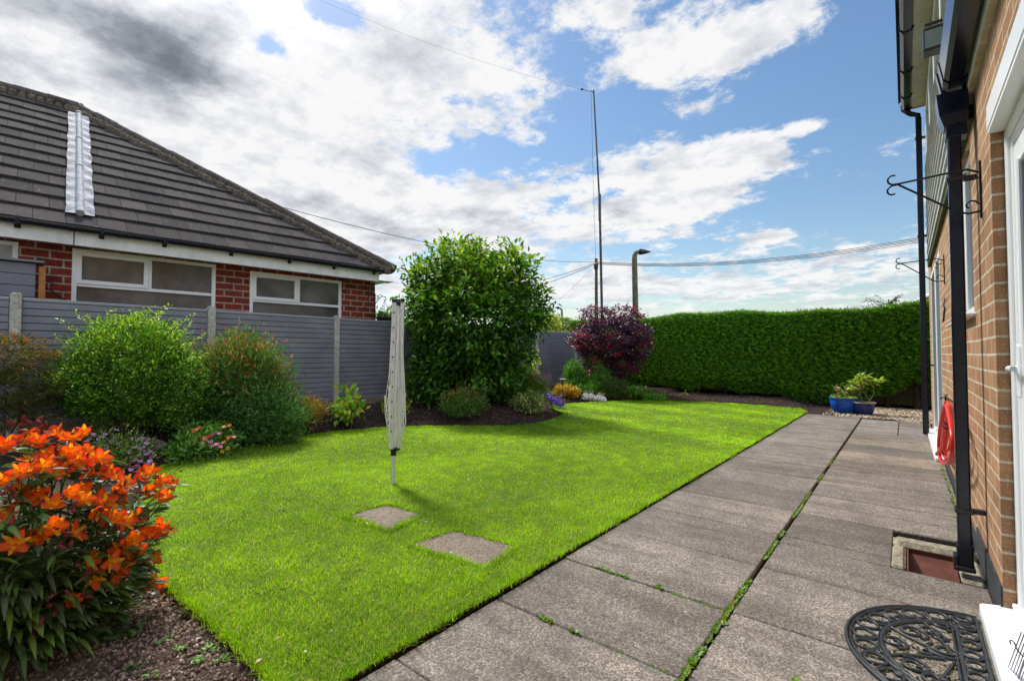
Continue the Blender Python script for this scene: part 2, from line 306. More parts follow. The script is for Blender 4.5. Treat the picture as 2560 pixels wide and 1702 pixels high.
dk = mt('ADD', mt('MULTIPLY', thick, mt('MULTIPLY_ADD', n3, 1.9, .1)), mt('MULTIPLY', mt('SUBTRACT', n3, .47), 1.5))
cr = nt.nodes.new('ShaderNodeValToRGB'); nt.links.new(dk, cr.inputs[0]); e = cr.color_ramp.elements
for _ in range(3): e.new(.5)
for q, (p, c) in zip(e, [(-.0, (.98,.98,.99)), (.12, (.82,.84,.88)), (.34, (.58,.61,.66)), (.62, (.33,.35,.40)), (1., (.2,.215,.26))]): q.position = p; q.color = (*c, 1)
SDIR = Vector((math.sin(SUN_AZ)*math.cos(SUN_EL), math.cos(SUN_AZ)*math.cos(SUN_EL), math.sin(SUN_EL)))
sdot = vm('DOT_PRODUCT', dirn, tuple(SDIR)); glow = mt('MULTIPLY', mt('POWER', mt('MAXIMUM', sdot, 0.), 80.), 34.)          # thin cloud round the sun glows, cloud opposite the sun is boosted as added fill for shaded faces
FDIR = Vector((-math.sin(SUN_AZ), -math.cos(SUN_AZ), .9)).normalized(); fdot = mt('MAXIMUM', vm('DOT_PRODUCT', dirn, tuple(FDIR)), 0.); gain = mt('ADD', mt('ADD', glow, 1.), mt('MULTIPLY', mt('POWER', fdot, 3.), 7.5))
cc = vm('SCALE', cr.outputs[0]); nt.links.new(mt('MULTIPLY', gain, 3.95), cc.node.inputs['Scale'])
hs = N(nt, 'ShaderNodeHueSaturation', Saturation=1.15, Value=.53); nt.links.new(sky.outputs[0], hs.inputs['Color'])
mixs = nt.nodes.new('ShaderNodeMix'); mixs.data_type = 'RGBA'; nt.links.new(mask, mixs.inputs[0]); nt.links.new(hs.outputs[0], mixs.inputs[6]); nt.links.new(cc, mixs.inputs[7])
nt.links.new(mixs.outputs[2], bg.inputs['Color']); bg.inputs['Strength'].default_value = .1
wd.cycles.sampling_method = 'MANUAL'; wd.cycles.sample_map_resolution = 1024
sun = bpy.data.objects.new('sun', bpy.data.lights.new('sun', 'SUN')); COL.objects.link(sun); sun.data.energy = 1.75; sun.data.angle = R(9.); sun.data.color = (1., .95, .86)
sd = Vector((math.sin(SUN_AZ)*math.cos(SUN_EL), math.cos(SUN_AZ)*math.cos(SUN_EL), math.sin(SUN_EL))); sun.rotation_euler = sd.to_track_quat('Z', 'Y').to_euler(); sun.location = sd*50
vs = sc.view_settings; vs.view_transform = 'Standard'; vs.look = 'None'; vs.exposure = 1.28; vs.gamma = 1.
# ------------------------------------------------------------------ ground, soil, lawn, path
LAWN = [(-1.572,.80),(-2.36,.79),(-2.92,.78),(-3.55,.84),(-4.4,1.02),(-5.3,1.28),(-5.92,1.51),(-6.06,1.93),(-6.3,2.5),(-6.5,2.95),(-6.56,3.4),(-6.55,3.73),(-6.42,4.2),(-6.26,4.6),(-5.95,4.98),(-5.57,5.34),(-5.2,5.6),(-4.93,5.87),(-4.76,6.2),(-4.74,6.61),(-4.82,7.1),(-5.1,7.85),(-5.6,8.25),(-5.97,8.58),(-6.12,8.95),(-5.95,9.55),(-5.55,10.4),(-5.04,11.18),(-4.4,11.6),(-3.55,11.78),(-2.6,11.78),(-1.77,11.70),(-1.58,11.2)]
LP = np.array(LAWN)
def inside(px, py, P=LP):
    c = np.zeros(px.shape, bool); j = len(P)-1
    for i in range(len(P)):
        a = (P[i,1] > py) != (P[j,1] > py); x = (P[j,0]-P[i,0])*(py-P[i,1])/(P[j,1]-P[i,1]+1e-12)+P[i,0]; c ^= a & (px < x); j = i
    return c
def edged(px, py, P=LP):
    d = np.full(px.shape, 1e9); j = len(P)-1
    for i in range(len(P)):
        a, b = P[j], P[i]; ab = b-a; t = np.clip(((px-a[0])*ab[0]+(py-a[1])*ab[1])/(ab@ab), 0, 1); d = np.minimum(d, np.hypot(px-a[0]-t*ab[0], py-a[1]-t*ab[1])); j = i
    return d
def soil_np(x, y):
    d = edged(x, y); ins = inside(x, y); st = np.clip(d/1.5, 0, 1); st = st*st*(3-2*st)
    amp = np.where(y < .9, .05, .0) + .24*np.clip((-4.3-x)/1., 0, 1)*np.clip((y-.9)/.8, 0, 1)
    amp = np.where((y > 11) & (x > -5), .12*np.clip((-1.7-x)/.6, 0, 1), amp); h = -.02 + amp*st
    wv = .012*np.sin(x*3.1+1)*np.sin(y*2.3)+.008*np.sin(x*9+y*5)+.006*np.sin(x*17-y*13)
    h = h + wv*np.clip(d/.3, 0, 1); h = np.where(ins, -.07, h); h = np.where(x > -1.72, np.minimum(h, -.035), h); return h
def sz(x, y): return float(soil_np(np.array([x]), np.array([y]))[0])
gm = MB(); gm.quad((-400,-400,-.16), (400,-400,-.16), (400,600,-.16), (-400,600,-.16)); tag(gm.build('ground', M['field']), kind='structure')
nx, ny = 260, 330; xs = np.linspace(-9.2, 1.2, nx); ys = np.linspace(-1.5, 15.6, ny); X, Y = np.meshgrid(xs, ys); Z = soil_np(X.ravel(), Y.ravel()); Z += rng.normal(0, .003, Z.size)
ii = (np.arange(ny-1)[:, None]*nx+np.arange(nx-1)).ravel(); keep = ~((X.ravel()[ii] > -1.55) & (Y.ravel()[ii] < 10.6)); ii = ii[keep]
tag(npmesh('soil', np.stack([X.ravel(), Y.ravel(), Z], 1), np.stack([ii, ii+1, ii+nx+1, ii+nx], 1), M['soil'], smooth=True), kind='structure')
# lawn slab of turf with holes for the two stepping stones
STEP = [[(-3.14,1.93),(-3.16,2.22),(-2.72,2.29),(-2.62,1.92)], [(-2.36,1.87),(-2.34,2.22),(-1.81,2.26),(-1.76,1.93)]]
STEP = [[(-3.15,1.90),(-3.13,2.26),(-2.72,2.30),(-2.64,1.92)], [(-2.37,1.86),(-2.33,2.22),(-1.84,2.28),(-1.78,1.93)]]
lm = MB(); LZ = .012; n = len(LAWN); vs_ = [(x, y, LZ) for x, y in LAWN]+[(x+(.0), y, -.09) for x, y in LAWN]
lm.add(vs_, [tuple(range(n))] + []); lm.add(vs_, [(i, n+i, n+(i+1) % n, (i+1) % n) for i in range(n)], 1); lo = lm.build('lawn', [M['turf'], M['soil']]); tag(lo, kind='structure')
bm_ = None
# grass blades
def blades():
    out = []; 
    for (d0, d1, dens, h, w) in ((0, 2.6, 19000, .025, .0026), (2.6, 3.8, 13000, .023, .003), (3.8, 5.5, 8500, .02, .004), (5.5, 8, 4600, .018, .006), (8, 13.5, 2300, .017, .009)):
        A = 6.*13; n_ = int(dens*5.2*11.2); x = rng.uniform(-6.7, -1.55, n_); y = rng.uniform(.7, 11.9, n_); d = np.hypot(x, y); k = (d >= d0) & (d < d1) & inside(x, y)
        for s_ in STEP: k &= ~inside(x, y, np.array(s_)*1.0)
        x, y = x[k], y[k]; out.append(np.stack([x, y, np.full(len(x), h), np.full(len(x), w)], 1))
    # shaggy rims along the edges
    P = np.vstack([LP, LP[:1]]); seg = np.diff(P, axis=0); L = np.hypot(seg[:,0], seg[:,1])
    for (src, dens) in ((P, 900),) + tuple((np.array(s_+s_[:1]), 700) for s_ in STEP):
        sg = np.diff(src, axis=0); Ls = np.hypot(sg[:,0], sg[:,1])
        for a, g, l in zip(src[:-1], sg, Ls):
            q = int(l*dens*(1.6 if np.hypot(*a) < 4 else 1)); t = rng.random((q, 1)); p = a+g*t+rng.normal(0, .012, (q, 2)); dd = np.hypot(p[:,0], p[:,1]); out.append(np.stack([p[:,0], p[:,1], np.full(q, .032), np.clip(dd*.0011, .0028, .011)], 1))
    B = np.concatenate(out); n_ = len(B); x, y, h, w = B.T
    az = rng.uniform(0, 2*np.pi, n_); lean = np.abs(rng.normal(0, 1.0, n_)); patch = np.array([noise.noise((a*.9, b*.9, 0)) for a, b in zip(x[::1], y[::1])]); fine = np.array([noise.noise((a*6, b*6, 3)) for a, b in zip(x, y)])
    h = h*rng.uniform(.6, 1.25, n_)*(1+.35*fine); lx, ly = np.cos(az)*lean*h, np.sin(az)*lean*h; wa = az+np.pi/2+rng.normal(0, .5, n_); wx, wy = np.cos(wa)*w/2, np.sin(wa)*w/2; z0 = np.full(n_, LZ)
    V = np.stack([np.stack([x-wx, y-wy, z0], 1), np.stack([x+wx, y+wy, z0], 1), np.stack([x+lx*.45+wx*.8, y+ly*.45+wy*.8, z0+h*.62], 1), np.stack([x+lx*.45-wx*.8, y+ly*.45-wy*.8, z0+h*.62], 1), np.stack([x+lx, y+ly, z0+h*.95], 1)], 1).reshape(-1, 3)
    i = np.arange(n_)*5; F = np.concatenate([np.stack([i, i+1, i+2], 1), np.stack([i, i+2, i+3], 1), np.stack([i+3, i+2, i+4], 1)])
    t = np.clip(.45+.65*patch+.5*fine+rng.normal(0, .25, n_), 0, 1)[:, None]; c = (1-t)*np.array([.13,.26,.006])+t*np.array([.37,.56,.014])
    stripe = (np.sin((x*.35+y*.94)*2*np.pi/1.1) > 0)[:, None]*np.clip((y-4)/3, 0, 1)[:, None]; c = c*(1+.3*stripe)
    dry = rng.random(n_) < .05; c[dry] = np.array([.5,.42,.16]); c = np.repeat(c, 5, 0)
    return V, F, c
V, F, c = blades(); tag(npmesh('grass', V, F, M['grass'], col=c), 'short bright green mown grass covering the lawn', 'grass', kind='stuff')
# clover heads, daisies and small white specks scattered in the turf
def dots(n_, pick, size, cols, z, m, name, lab, cat, flat=.5):
    P = pick(n_); q = len(P); s_ = size*rng.uniform(.5, 1.4, q); oc = np.array([(1,0,0),(-1,0,0),(0,1,0),(0,-1,0),(0,0,1),(0,0,-1)], float); fc = np.array([(0,2,4),(2,1,4),(1,3,4),(3,0,4),(2,0,5),(1,2,5),(3,1,5),(0,3,5)])
    sc3 = np.stack([rng.uniform(.6, 1.3, q), rng.uniform(.6, 1.3, q), rng.uniform(.5, 1.1, q)*flat*1.6], 1)*s_[:, None]; rot = rng.uniform(0, 6.28, q); v = oc[None]*sc3[:, None]+rng.normal(0, .18, (q, 6, 3))*s_[:, None, None]
    cs, sn = np.cos(rot)[:, None], np.sin(rot)[:, None]; vx = v[..., 0]*cs-v[..., 1]*sn; vy = v[..., 0]*sn+v[..., 1]*cs; V = np.stack([vx+P[:, 0:1], vy+P[:, 1:2], v[..., 2]+P[:, 2:3]], -1).reshape(-1, 3)
    F = (fc[None]+np.arange(q)[:, None, None]*6).reshape(-1, 3); C = np.array(cols)[rng.integers(0, len(cols), q)]*rng.uniform(.7, 1.25, (q, 1)); o = npmesh(name, V, F, m, col=np.repeat(C, 6, 0)); return tag(o, lab, cat, kind='stuff')
def p_lawn(n_):
    x = rng.uniform(-6.5, -1.7, n_); y = rng.uniform(.8, 11.7, n_); k = inside(x, y) & ((y > 6) | (rng.random(n_) < .3)); return np.stack([x[k], y[k], np.full(k.sum(), LZ+.026)], 1)
dots(1100, p_lawn, .007, [(.8,.8,.7), (.75,.78,.6), (.8,.75,.72), (.5,.5,.3), (.3,.2,.15)], 0, M['clod'], 'lawn_blossom', 'tiny white clover and daisy heads scattered over the lawn', 'clover')
def p_soil(reg, zoff=.0):
    def f(n_):
        x = rng.uniform(reg[0], reg[1], n_); y = rng.uniform(reg[2], reg[3], n_); k = ~inside(x, y) & ((x < -1.6) | (y > 10.9)); x, y = x[k], y[k]; return np.stack([x, y, soil_np(x, y)+zoff], 1)
    return f
dots(26000, p_soil((-4.2,-1.5,-.4,1.25)), .0085, [(.15,.105,.075),(.28,.2,.15),(.08,.055,.042),(.4,.31,.25),(.2,.145,.11)], 0, M['clod'], 'soil_crumbs', 'dry brown soil crumbs in the corner bed', 'soil', .8)
dots(42000, p_soil((-8.,-1.6,1.2,13.2)), .016, [(.03,.018,.013),(.06,.037,.028),(.11,.07,.05),(.045,.026,.02),(.16,.11,.08)], 0, M['clod'], 'bark_mulch', 'dark brown bark mulch over the planted beds', 'mulch', .6)
# the gravel strip in front of the hedge
def p_grav(n_):
    x = rng.uniform(-1.55, .9, n_); y = rng.uniform(10.75, 13.3, n_); k = (y > 11.0) | (x > -.15); x, y = x[k], y[k]; k = ~((x < -.9) & (rng.random(len(x)) < np.clip((-.8-x)/.5, 0, 1))); return np.stack([x[k], y[k], np.full(k.sum(), .0)], 1)
dots(9000, p_grav, .021, [(.42,.32,.2),(.3,.22,.14),(.52,.42,.3),(.2,.14,.09),(.6,.52,.42),(.36,.26,.17)], 0, M['clod'], 'gravel', 'tan and brown gravel beside the flower pots', 'gravel', .5)
# path slabs
def path():
    m = MB(); cols = []
    def slab(x0, x1, y0, y1, tone, dz=0.):
        n0 = len(m.v); m.box(x0, x1, y0, y1, -.12, dz, 0, .005); cols.extend([tone]*(len(m.v)-n0))
    yj = [.575+.594*k for k in range(-4, 19)]; wear = random.Random(3)
    for a, b in zip(yj[:-1], yj[1:]):
        if a > 10.9: continue
        b2 = min(b, 11.0); y0, y1 = a+.0035, b2-.0035; t = lambda lo, hi: (lambda k: (k, k*.985, k*.96))(wear.uniform(lo-.08, hi+.08)); slab(-1.55, -.66, y0, y1, t(.85, 1.12), wear.uniform(-.003, .002))
        tone = t(.75, 1.2)
        if 5.8 < a < 8.6: tone = [(.9,.86,.8), (1.35,1.27,1.12), (.72,.7,.68), (1.25,1.18,1.02), (1.,.97,.92)][int((a-5.8)/.6) % 5]
        if a > 8.8: slab(-.635, -.115, y0, min(y1, 10.82), (1.18,1.2,1.2), 0); slab(-.105, .3, y0, min(y1, 10.75), (1.1,1.12,1.14) if a < 9.6 else (.8,.8,.82), .001); continue
        if 3.3 < a < 3.7: slab(-.635, -.085, y0, y1, tone, 0); slab(-.085+.002, .3, y0+.57, y1, tone, 0); continue    # the slab cut back round the drain
        if 2.9 < a < 3.1: slab(-.635, .3, y0, 3.40, tone, 0); slab(-.635, -.085, 3.402, y1, tone, 0); continue
        slab(-.635, .3, y0, y1, tone, wear.uniform(-.002, .002))
    o = m.build('path', M['pave']); a = o.data.color_attributes.new('col', 'FLOAT_COLOR', 'POINT'); a.data.foreach_set('color', np.concatenate([np.array(cols), np.ones((len(cols), 1))], 1).astype(np.float32).ravel()); return tag(o, kind='structure')
path()
b_ = MB(); b_.box(-1.6, .32, -2.2, 3.40, -.2, -.03); b_.box(-1.6, -.085, 3.4, 3.98, -.2, -.03); b_.box(-1.6, .32, 3.98, 11.05, -.2, -.03); b_.box(-.085, .32, 3.4, 3.98, -.4, -.2); tag(b_.build('path_bedding', M['soil']), kind='structure')
# weeds and moss in the joints
def weeds():
    P = []
    def row(x0, y0, x1, y1, n_, s_, tall=1.):
        for _ in range(n_):
            t = rnd.random(); P.append((x0+(x1-x0)*t+rnd.gauss(0, .004), y0+(y1-y0)*t+rnd.gauss(0, .004), s_*rnd.uniform(.6, 1.4), tall))
    J = -.648
    for (a, b, k) in ((.9,1.65,260),(1.65,2.0,120),(2.0,2.12,6),(2.12,2.4,80),(2.4,2.75,90),(3.05,3.4,60),(3.5,3.62,40),(3.95,4.8,120),(5.2,5.6,40),(6,6.6,30)): row(J, a, J, b, k, .012)
    row(-1.36,2.36,-1.15,2.355,60,.009); row(-.92,2.35,-.66,2.35,60,.006,.4); row(-1.3,1.757,-1.22,1.757,30,.01); row(-1.12,1.757,-1.08,1.757,16,.01); row(-1.25,1.757,-.7,1.757,60,.005,.3); row(-1.0,2.355,-.97,2.355,12,.011); row(-1.1,4.13,-.8,4.13,25,.007,.4)
    row(.27,4.3,.27,6.8,90,.012); row(.12,1.9,.05,1.9,3,.01); row(-.33,2.0,-.33,2.0,8,.014)
    out, C = [], []
    for x, y, s_, tl in P:
        for k in range(4):
            a = rnd.uniform(0, 6.28); l = s_*rnd.uniform(.7, 1.5); d = Vector((math.cos(a), math.sin(a), 0)); w = Vector((-d.y, d.x, 0))*l*.32; b = Vector((x, y, -.004)); t = b+d*l+Vector((0, 0, l*tl*rnd.uniform(.2, 1.1))); mid = b+d*l*.5+Vector((0, 0, l*tl*.6+.002))
            out += [b, mid+w, t, mid-w]; g = rnd.random(); c_ = (.07+.1*g, .2+.13*g, .015) if rnd.random() < .75 else (.3,.27,.04); C += [c_]*4
    i = np.arange(len(out)//4)*4; tag(npmesh('joint_weeds', np.array([tuple(v) for v in out]), np.stack([i, i+1, i+2, i+3], 1), M['leaf'], col=np.array(C)), 'green weeds and moss growing in the slab joints of the path', 'weeds', kind='stuff')
weeds()
# stepping stones in the lawn
for k, (P, lab) in enumerate(zip(STEP, ('pale worn square stone in the lawn, the one nearer the rotary clothes line', 'pale worn square stone in the lawn, the one nearer the paved path'))):
    c0 = (sum(p[0] for p in P)/4, sum(p[1] for p in P)/4); m = MB(); q = 10; top = []
    for i in range(4):
        a, b = P[i], P[(i+1) % 4]
        for j in range(q):
            t = j/q; x, y = a[0]+(b[0]-a[0])*t, a[1]+(b[1]-a[1])*t; s_ = 1+rnd.gauss(0, .015); top.append((c0[0]+(x-c0[0])*s_, c0[1]+(y-c0[1])*s_))
    n = len(top); m.add([(x, y, .015+rnd.uniform(0, .003)) for x, y in top]+[(x, y, -.05) for x, y in top]+[(c0[0], c0[1], .022)], [(i, (i+1) % n, 2*n) for i in range(n)]+[(i, n+i, n+(i+1) % n, (i+1) % n) for i in range(n)])
    if k == 0: M['stone'] = speck('worn_stone', (.13,.1,.075), (.34,.28,.21), 70, .9, 1., .01, 4.)
    tag(m.build('stepping_stone', M['stone']), lab, 'stepping stone', 'square stepping stones set in the lawn')
# ------------------------------------------------------------------ neighbour's bungalow (built in its own frame: x outwards, y along the eaves)
B0 = Vector((-9.35, 0, 0)); BR = R(-5)
bung = thing('bungalow', B0, 'red brick bungalow with a brown tiled hipped roof behind the grey fence', 'house', rz=BR); BM = Matrix.Translation(B0) @ Matrix.Rotation(BR, 4, 'Z'); BI = BM.inverted()
def bl(x, y, off):
    """survey reading -> point of the facade plane shifted outwards by off, in the bungalow's frame"""
    o = BI @ CAM; d = BI.to_3x3() @ ray(x, y); return o + d*((off-o.x)/d.x)
EZ, EX, RX, RZ, AR, AC = 2.93, .42, -4.2, 6.33, 1.46, 6.25; sl = (RZ-EZ)/(EX-RX)
OPS = [(-1.2, .70, 1.5, 2.70), (1.24, 3.05, 1.35, 2.71), (3.585, 5.30, 1.35, 2.67)]
m = MB(); m.holes(lambda a, b, d: (-d, a, b), -5, 6.06, -.1, 2.78, OPS, 0, .11); m.quad((0, 6.06, -.1), (-8.6, 6.06, -.1), (-8.6, 6.06, 2.78), (0, 6.06, 2.78)); m.quad((-8.6, 6.06, -.1), (-8.6, -5, -.1), (-8.6, -5, 2.78), (-8.6, 6.06, 2.78)); m.quad((-8.6, -5, -.1), (0, -5, -.1), (0, -5, 2.78), (-8.6, -5, 2.78))
m.build('wall', M['redbrick'], bung, local=True)
# roof: stepped courses on the front slope and on the hip end, plain slopes elsewhere
m = MB(); NC = 13
for k in range(NC):
    z0, z1 = EZ+TROW*k, EZ+TROW*(k+1); x0, x1 = EX-TROW*k/sl, EX-TROW*(k+1)/sl; t = .042; a0, a1 = AC-(EX-x0), AC-(EX-x1)
    seg = 34; L_ = -5.; ys_ = [L_+(a0-L_)*i/seg for i in range(seg+1)]; yt = [L_+(a1-L_)*i/seg for i in range(seg+1)]; jj = [rnd.uniform(-.007, .007) for _ in range(seg+1)]
    for i in range(seg):
        m.quad((x0, ys_[i], z0+t+jj[i]), (x0, ys_[i+1], z0+t+jj[i+1]), (x1, yt[i+1], z1+.004), (x1, yt[i], z1+.004)); m.quad((x0, ys_[i], z0-.004), (x0, ys_[i+1], z0-.004), (x0, ys_[i+1], z0+t+jj[i+1]), (x0, ys_[i], z0+t+jj[i]), 1)
    h0, h1 = x0, x1; g0, g1 = RX-(EX-RX)+(EX-x0), RX-(EX-RX)+(EX-x1)
    m.quad((h0, a0, z0+t), (g0, a0, z0+t), (g1, a1, z1), (h1, a1, z1)); m.quad((h0, a0, z0), (g0, a0, z0), (g0, a0, z0+t), (h0, a0, z0+t))
m.quad((RX, AR, RZ), (2*RX-EX, AC, EZ), (2*RX-EX, -5, EZ), (RX, -5, RZ)); m.add([(EX, -5, EZ), (RX, -5, RZ), (2*RX-EX, -5, EZ)], [(0, 1, 2)]); m.quad((EX-.01, -5, EZ-.002), (EX-.01, AC-.01, EZ-.002), (-8.9, AC-.01, EZ-.002), (-8.9, -5, EZ-.002))
roof = m.build('roof', [M['tile'], M['tileedge']], bung, local=True)
m = MB(); bed = MB()
def cap(p, q, n_, r):
    p, q = Vector(p), Vector(q)
    for i in range(n_):
        a, b = p.lerp(q, i/n_), p.lerp(q, (i+1.04)/n_); j = Vector((rnd.uniform(-.006,.006),)*3); m.tube([a+j, b+j+Vector((0, 0, .012))], [r, r*.95], 10)
cap((EX+.02, AC+.02, EZ+.05), (RX, AR, RZ+.05), 17, .095); cap((RX, AR, RZ+.06), (RX, -5, RZ+.06), 14, .1); cap((2*RX-EX, AC, EZ+.05), (RX, AR, RZ+.05), 17, .12)
m.build('ridge_tiles', M['ridge'], roof, local=True)
hd = (Vector((RX, AR, RZ))-Vector((EX, AC, EZ)))
for i in range(70):
    t = i/70; p = Vector((EX, AC, EZ))+hd*t+Vector((.02, -.19+rnd.uniform(-.03, .03), .02)); bed.box(p.x-.07, p.x+.07, p.y-.06-rnd.uniform(0, .05), p.y+.08, p.z-.09, p.z+.035+rnd.uniform(0, .02), 0, .02)
for i in range(50): bed.box(RX+.05, RX+.2, AR-.1-i*.13, AR+.02-i*.13, RZ-.14, RZ-.02+rnd.uniform(0, .03), 0, .03)
bed.build('mortar_bed', M['mortar'], roof, local=True)
# metal roof joint from ridge to eaves
def onroof(x, y):
    o = BI @ CAM; d = BI.to_3x3() @ ray(x, y); t = ((EZ-o.z)+(EX-o.x)*sl)/(d.z+sl*d.x); return o+d*t
pt, pb = onroof(181, 268), onroof(184, 500); nrm = Vector((sl, 0, 1)).normalized()
m = MB(); steps = 26
for sgn in (-1, 1):
    row = []
    for i in range(steps+1):
        p = pt.lerp(pb, i/steps)+nrm*(.05+.012*math.sin(i*math.pi)); w = .155+rnd.uniform(-.01, .01); dz = .03 if i % 2 else 0.; row.append((p+Vector((0, sgn*.03, 0)), p+Vector((0, sgn*w, 0))+nrm*(dz-.004)))
    for a, b in zip(row[:-1], row[1:]): m.quad(a[0], b[0], b[1], a[1])
m.tube([pt+nrm*.06, pt.lerp(pb, .5)+nrm*.062, pb+nrm*.065], [.042, .045, .05], 12)
for t in (0., .33, .62): q = pt.lerp(pb, t)+nrm*.066; m.tube([q, q+(pb-pt).normalized()*.05], .052, 12)
m.build('metal_flashing', M['lead'], roof, local=True)
m = MB(); m.box(.30, .325, -5, 5.96, 2.70, 2.895); m.box(.30, .328, 1.232, 1.246, 2.69, 2.897, 1); m.build('fascia', [M['whitepaint'], M['mortar']], bung, local=True)
m = MB(); m.quad((.0, -5, 2.735), (.0, 6.36, 2.735), (.30, 6.36, 2.735), (.30, -5, 2.735)); m.box(-8.8, .3, 5.955, 5.98, 2.70, 2.895); m.quad((.0, 6.0, 2.737), (-8.6, 6.0, 2.737), (-8.6, 6.3, 2.737), (.0, 6.3, 2.737)); m.build('soffit', M['whitepaint'], bung, local=True)
m = MB(); prof = [(EX+.055*math.cos(a)-.03, 2.935+.055*math.sin(a)) for a in [R(q) for q in range(180, 361, 20)]]
m.prism(prof+[(prof[-1][0]-.004, 2.945), (prof[0][0]+.004, 2.945)], -5, 6.22); gut = m.build('gutter', M['gutter'], bung, local=True)
for a_ in (.69, 1.53, 2.27, 3.19, 4.14, 4.98, 5.84):
    q = MB(); q.box(.33, EX+.035, a_-.022, a_+.022, 2.865, 2.888, 0, .004); q.box(EX+.02, EX+.034, a_-.02, a_+.02, 2.87, 2.955, 0, .004); q.box(.33, .345, a_-.03, a_+.03, 2.83, 2.93, 0, .004); q.build('gutter_bracket', M['gutter'], gut, local=True)
for a_ in (1.26, 1.78):
    q = MB(); q.prism([(x*1.0+(.006 if x > EX-.03 else -.006), z-.007) for x, z in prof], a_-.07, a_-.05); q.prism([(x+(.006 if x > EX-.03 else -.006), z-.007) for x, z in prof], a_+.05, a_+.07); q.prism([(x+(.003 if x > EX-.03 else -.003), z-.004) for x, z in prof], a_-.05, a_+.05); q.build('gutter_union', M['gutter'], gut, local=True)
def win(a0, a1, z0, z1, kind):
    fx0, fx1 = -.07, .008; m = MB(); fr = .055
    m.box(fx0, fx1, a0, a0+fr, z0, z1, 0, .004); m.box(fx0, fx1, a1-fr, a1, z0, z1, 0, .004); m.box(fx0, fx1-.001, a0+fr, a1-fr, z1-fr, z1, 0, .004); m.box(fx0, fx1-.001, a0+fr, a1-fr, z0, z0+fr, 0, .004)
    if kind:
        mid = a0+(a1-a0)*.5; tr = z1-.50
        m.box(fx0, fx1-.002, a0+fr, a1-fr, tr-.05, tr, 0, .004); m.box(fx0, fx1-.003, mid-.025, mid+.025, tr, z1-fr, 0, .004)
    f = m.build('window', M['upvc'], bung, local=True)
    if kind:
        s_ = MB(); y0, y1, w0, w1 = a0+fr-.008, mid-.017, tr-.01, z1-fr+.012
        s_.box(-.03, .022, y0, y0+.06, w0, w1, 0, .006); s_.box(-.03, .022, y1-.06, y1, w0, w1, 0, .006); s_.box(-.03, .021, y0+.06, y1-.06, w1-.06, w1, 0, .006); s_.box(-.03, .021, y0+.06, y1-.06, w0, w0+.06, 0, .006); s_.build('sash', M['upvc'], f, local=True)
        for (p, q, r_, t_) in ((y0+.05, y1-.05, w0+.05, w1-.05), (mid+.02, a1-fr+.005, tr-.003, z1-fr+.005), (a0+fr-.005, a1-fr+.005, z0+fr-.005, tr-.045)): g = MB(); g.quad((-.028, p, r_), (-.028, q, r_), (-.028, q, t_), (-.028, p, t_)); g.build('pane', M['obscure'], f, local=True)
    else: g = MB(); g.quad((-.028, a0+.05, z0+.05), (-.028, a1-.05, z0+.05), (-.028, a1-.05, z1-.05), (-.028, a0+.05, z1-.05)); g.build('pane', M['paleglass'], f, local=True)
win(*OPS[0], 0); win(*OPS[1], 1); win(*OPS[2], 1)
m = MB(); c1 = [bl(90, 593, .012), bl(62, 628, .012), bl(42, 640, .03), bl(42, 652, .05)]; m.tube(c1, .007, 6); c2 = [bl(60, 648, .015), bl(100, 645, .015), bl(120, 648, .02), bl(122, 655, .03), bl(108, 662, .015), bl(150, 690, .015), bl(165, 712, .015)]; m.tube(c2, .006, 6); m.build('cable', M['wire'], bung, local=True)
m = MB(); m.tube([bl(820, 735, .012), bl(848, 695, .012), bl(850, 655, .012)], .006, 6); m.build('cable', M['wire'], bung, local=True)
# grey store beside the bungalow
p = BM @ Vector((.55, 0, 0)); sh = thing('garden_store', (p.x, p.y, 0), 'grey board store with a flat roof behind the left end of the fence', 'shed', rz=BR)
m = MB()
for k in range(16): m.box(-.30, .0+.006*(k % 1), -2.0, .87, .0+.1475*k, .0+.1475*(k+1)-.006, 0, .004)
m.build('wall', M['shed'], sh, local=True); m = MB(); m.box(-.36, .05, -2.05, .95, 2.366, 2.395, 0, .004); m.build('roof', M['shed'], sh, local=True); m = MB(); m.box(-.06, .0, .9, .965, 0, 2.33, 0, .004); m.build('post', M['wood'], sh, local=True)
# ------------------------------------------------------------------ fence
FX = -8.1; FT = 1.85; PY_ = [.6+2.055*k for k in range(-2, 8)]
fen = thing('garden_fence', (FX, 7., 0), 'grey slatted board fence with pale concrete posts along the left side', 'fence')
for i, y in enumerate(PY_):
    m = MB(); h = FT+.055-(.02 if i == 4 else 0); m.box(FX-.055, FX+.055, y-.05, y+.05, -.2, h-.02, 0, .008); m.box(FX-.045, FX+.045, y-.04, y+.04, h-.025, h, 0, .012); m.build('concrete_post', M['concrete'], fen)
for i, (a, b) in enumerate(zip(PY_[:-1], PY_[1:])):
    m = MB(); a += .052; b -= .052; z = .32+.0*i; n_ = 17; hh = (FT-.035-z)/n_
    for k in range(n_): m.box(FX-.012, FX+.016, a, b, z+hh*k, z+hh*(k+1)-.011, 0, .006)
    m.box(FX-.009, FX-.002, a, b, z, FT-.04); p = m.build('fence_panel', M['fence'], fen)
    m = MB(); m.box(FX-.02, FX+.022, a, b, FT-.042, FT, 0, .008); m.build('top_rail', M['fencecap'], p)
    m = MB(); m.box(FX-.02, FX+.02, a, b, -.1, .314, 0, .006); m.build('gravel_board', M['board'], fen)
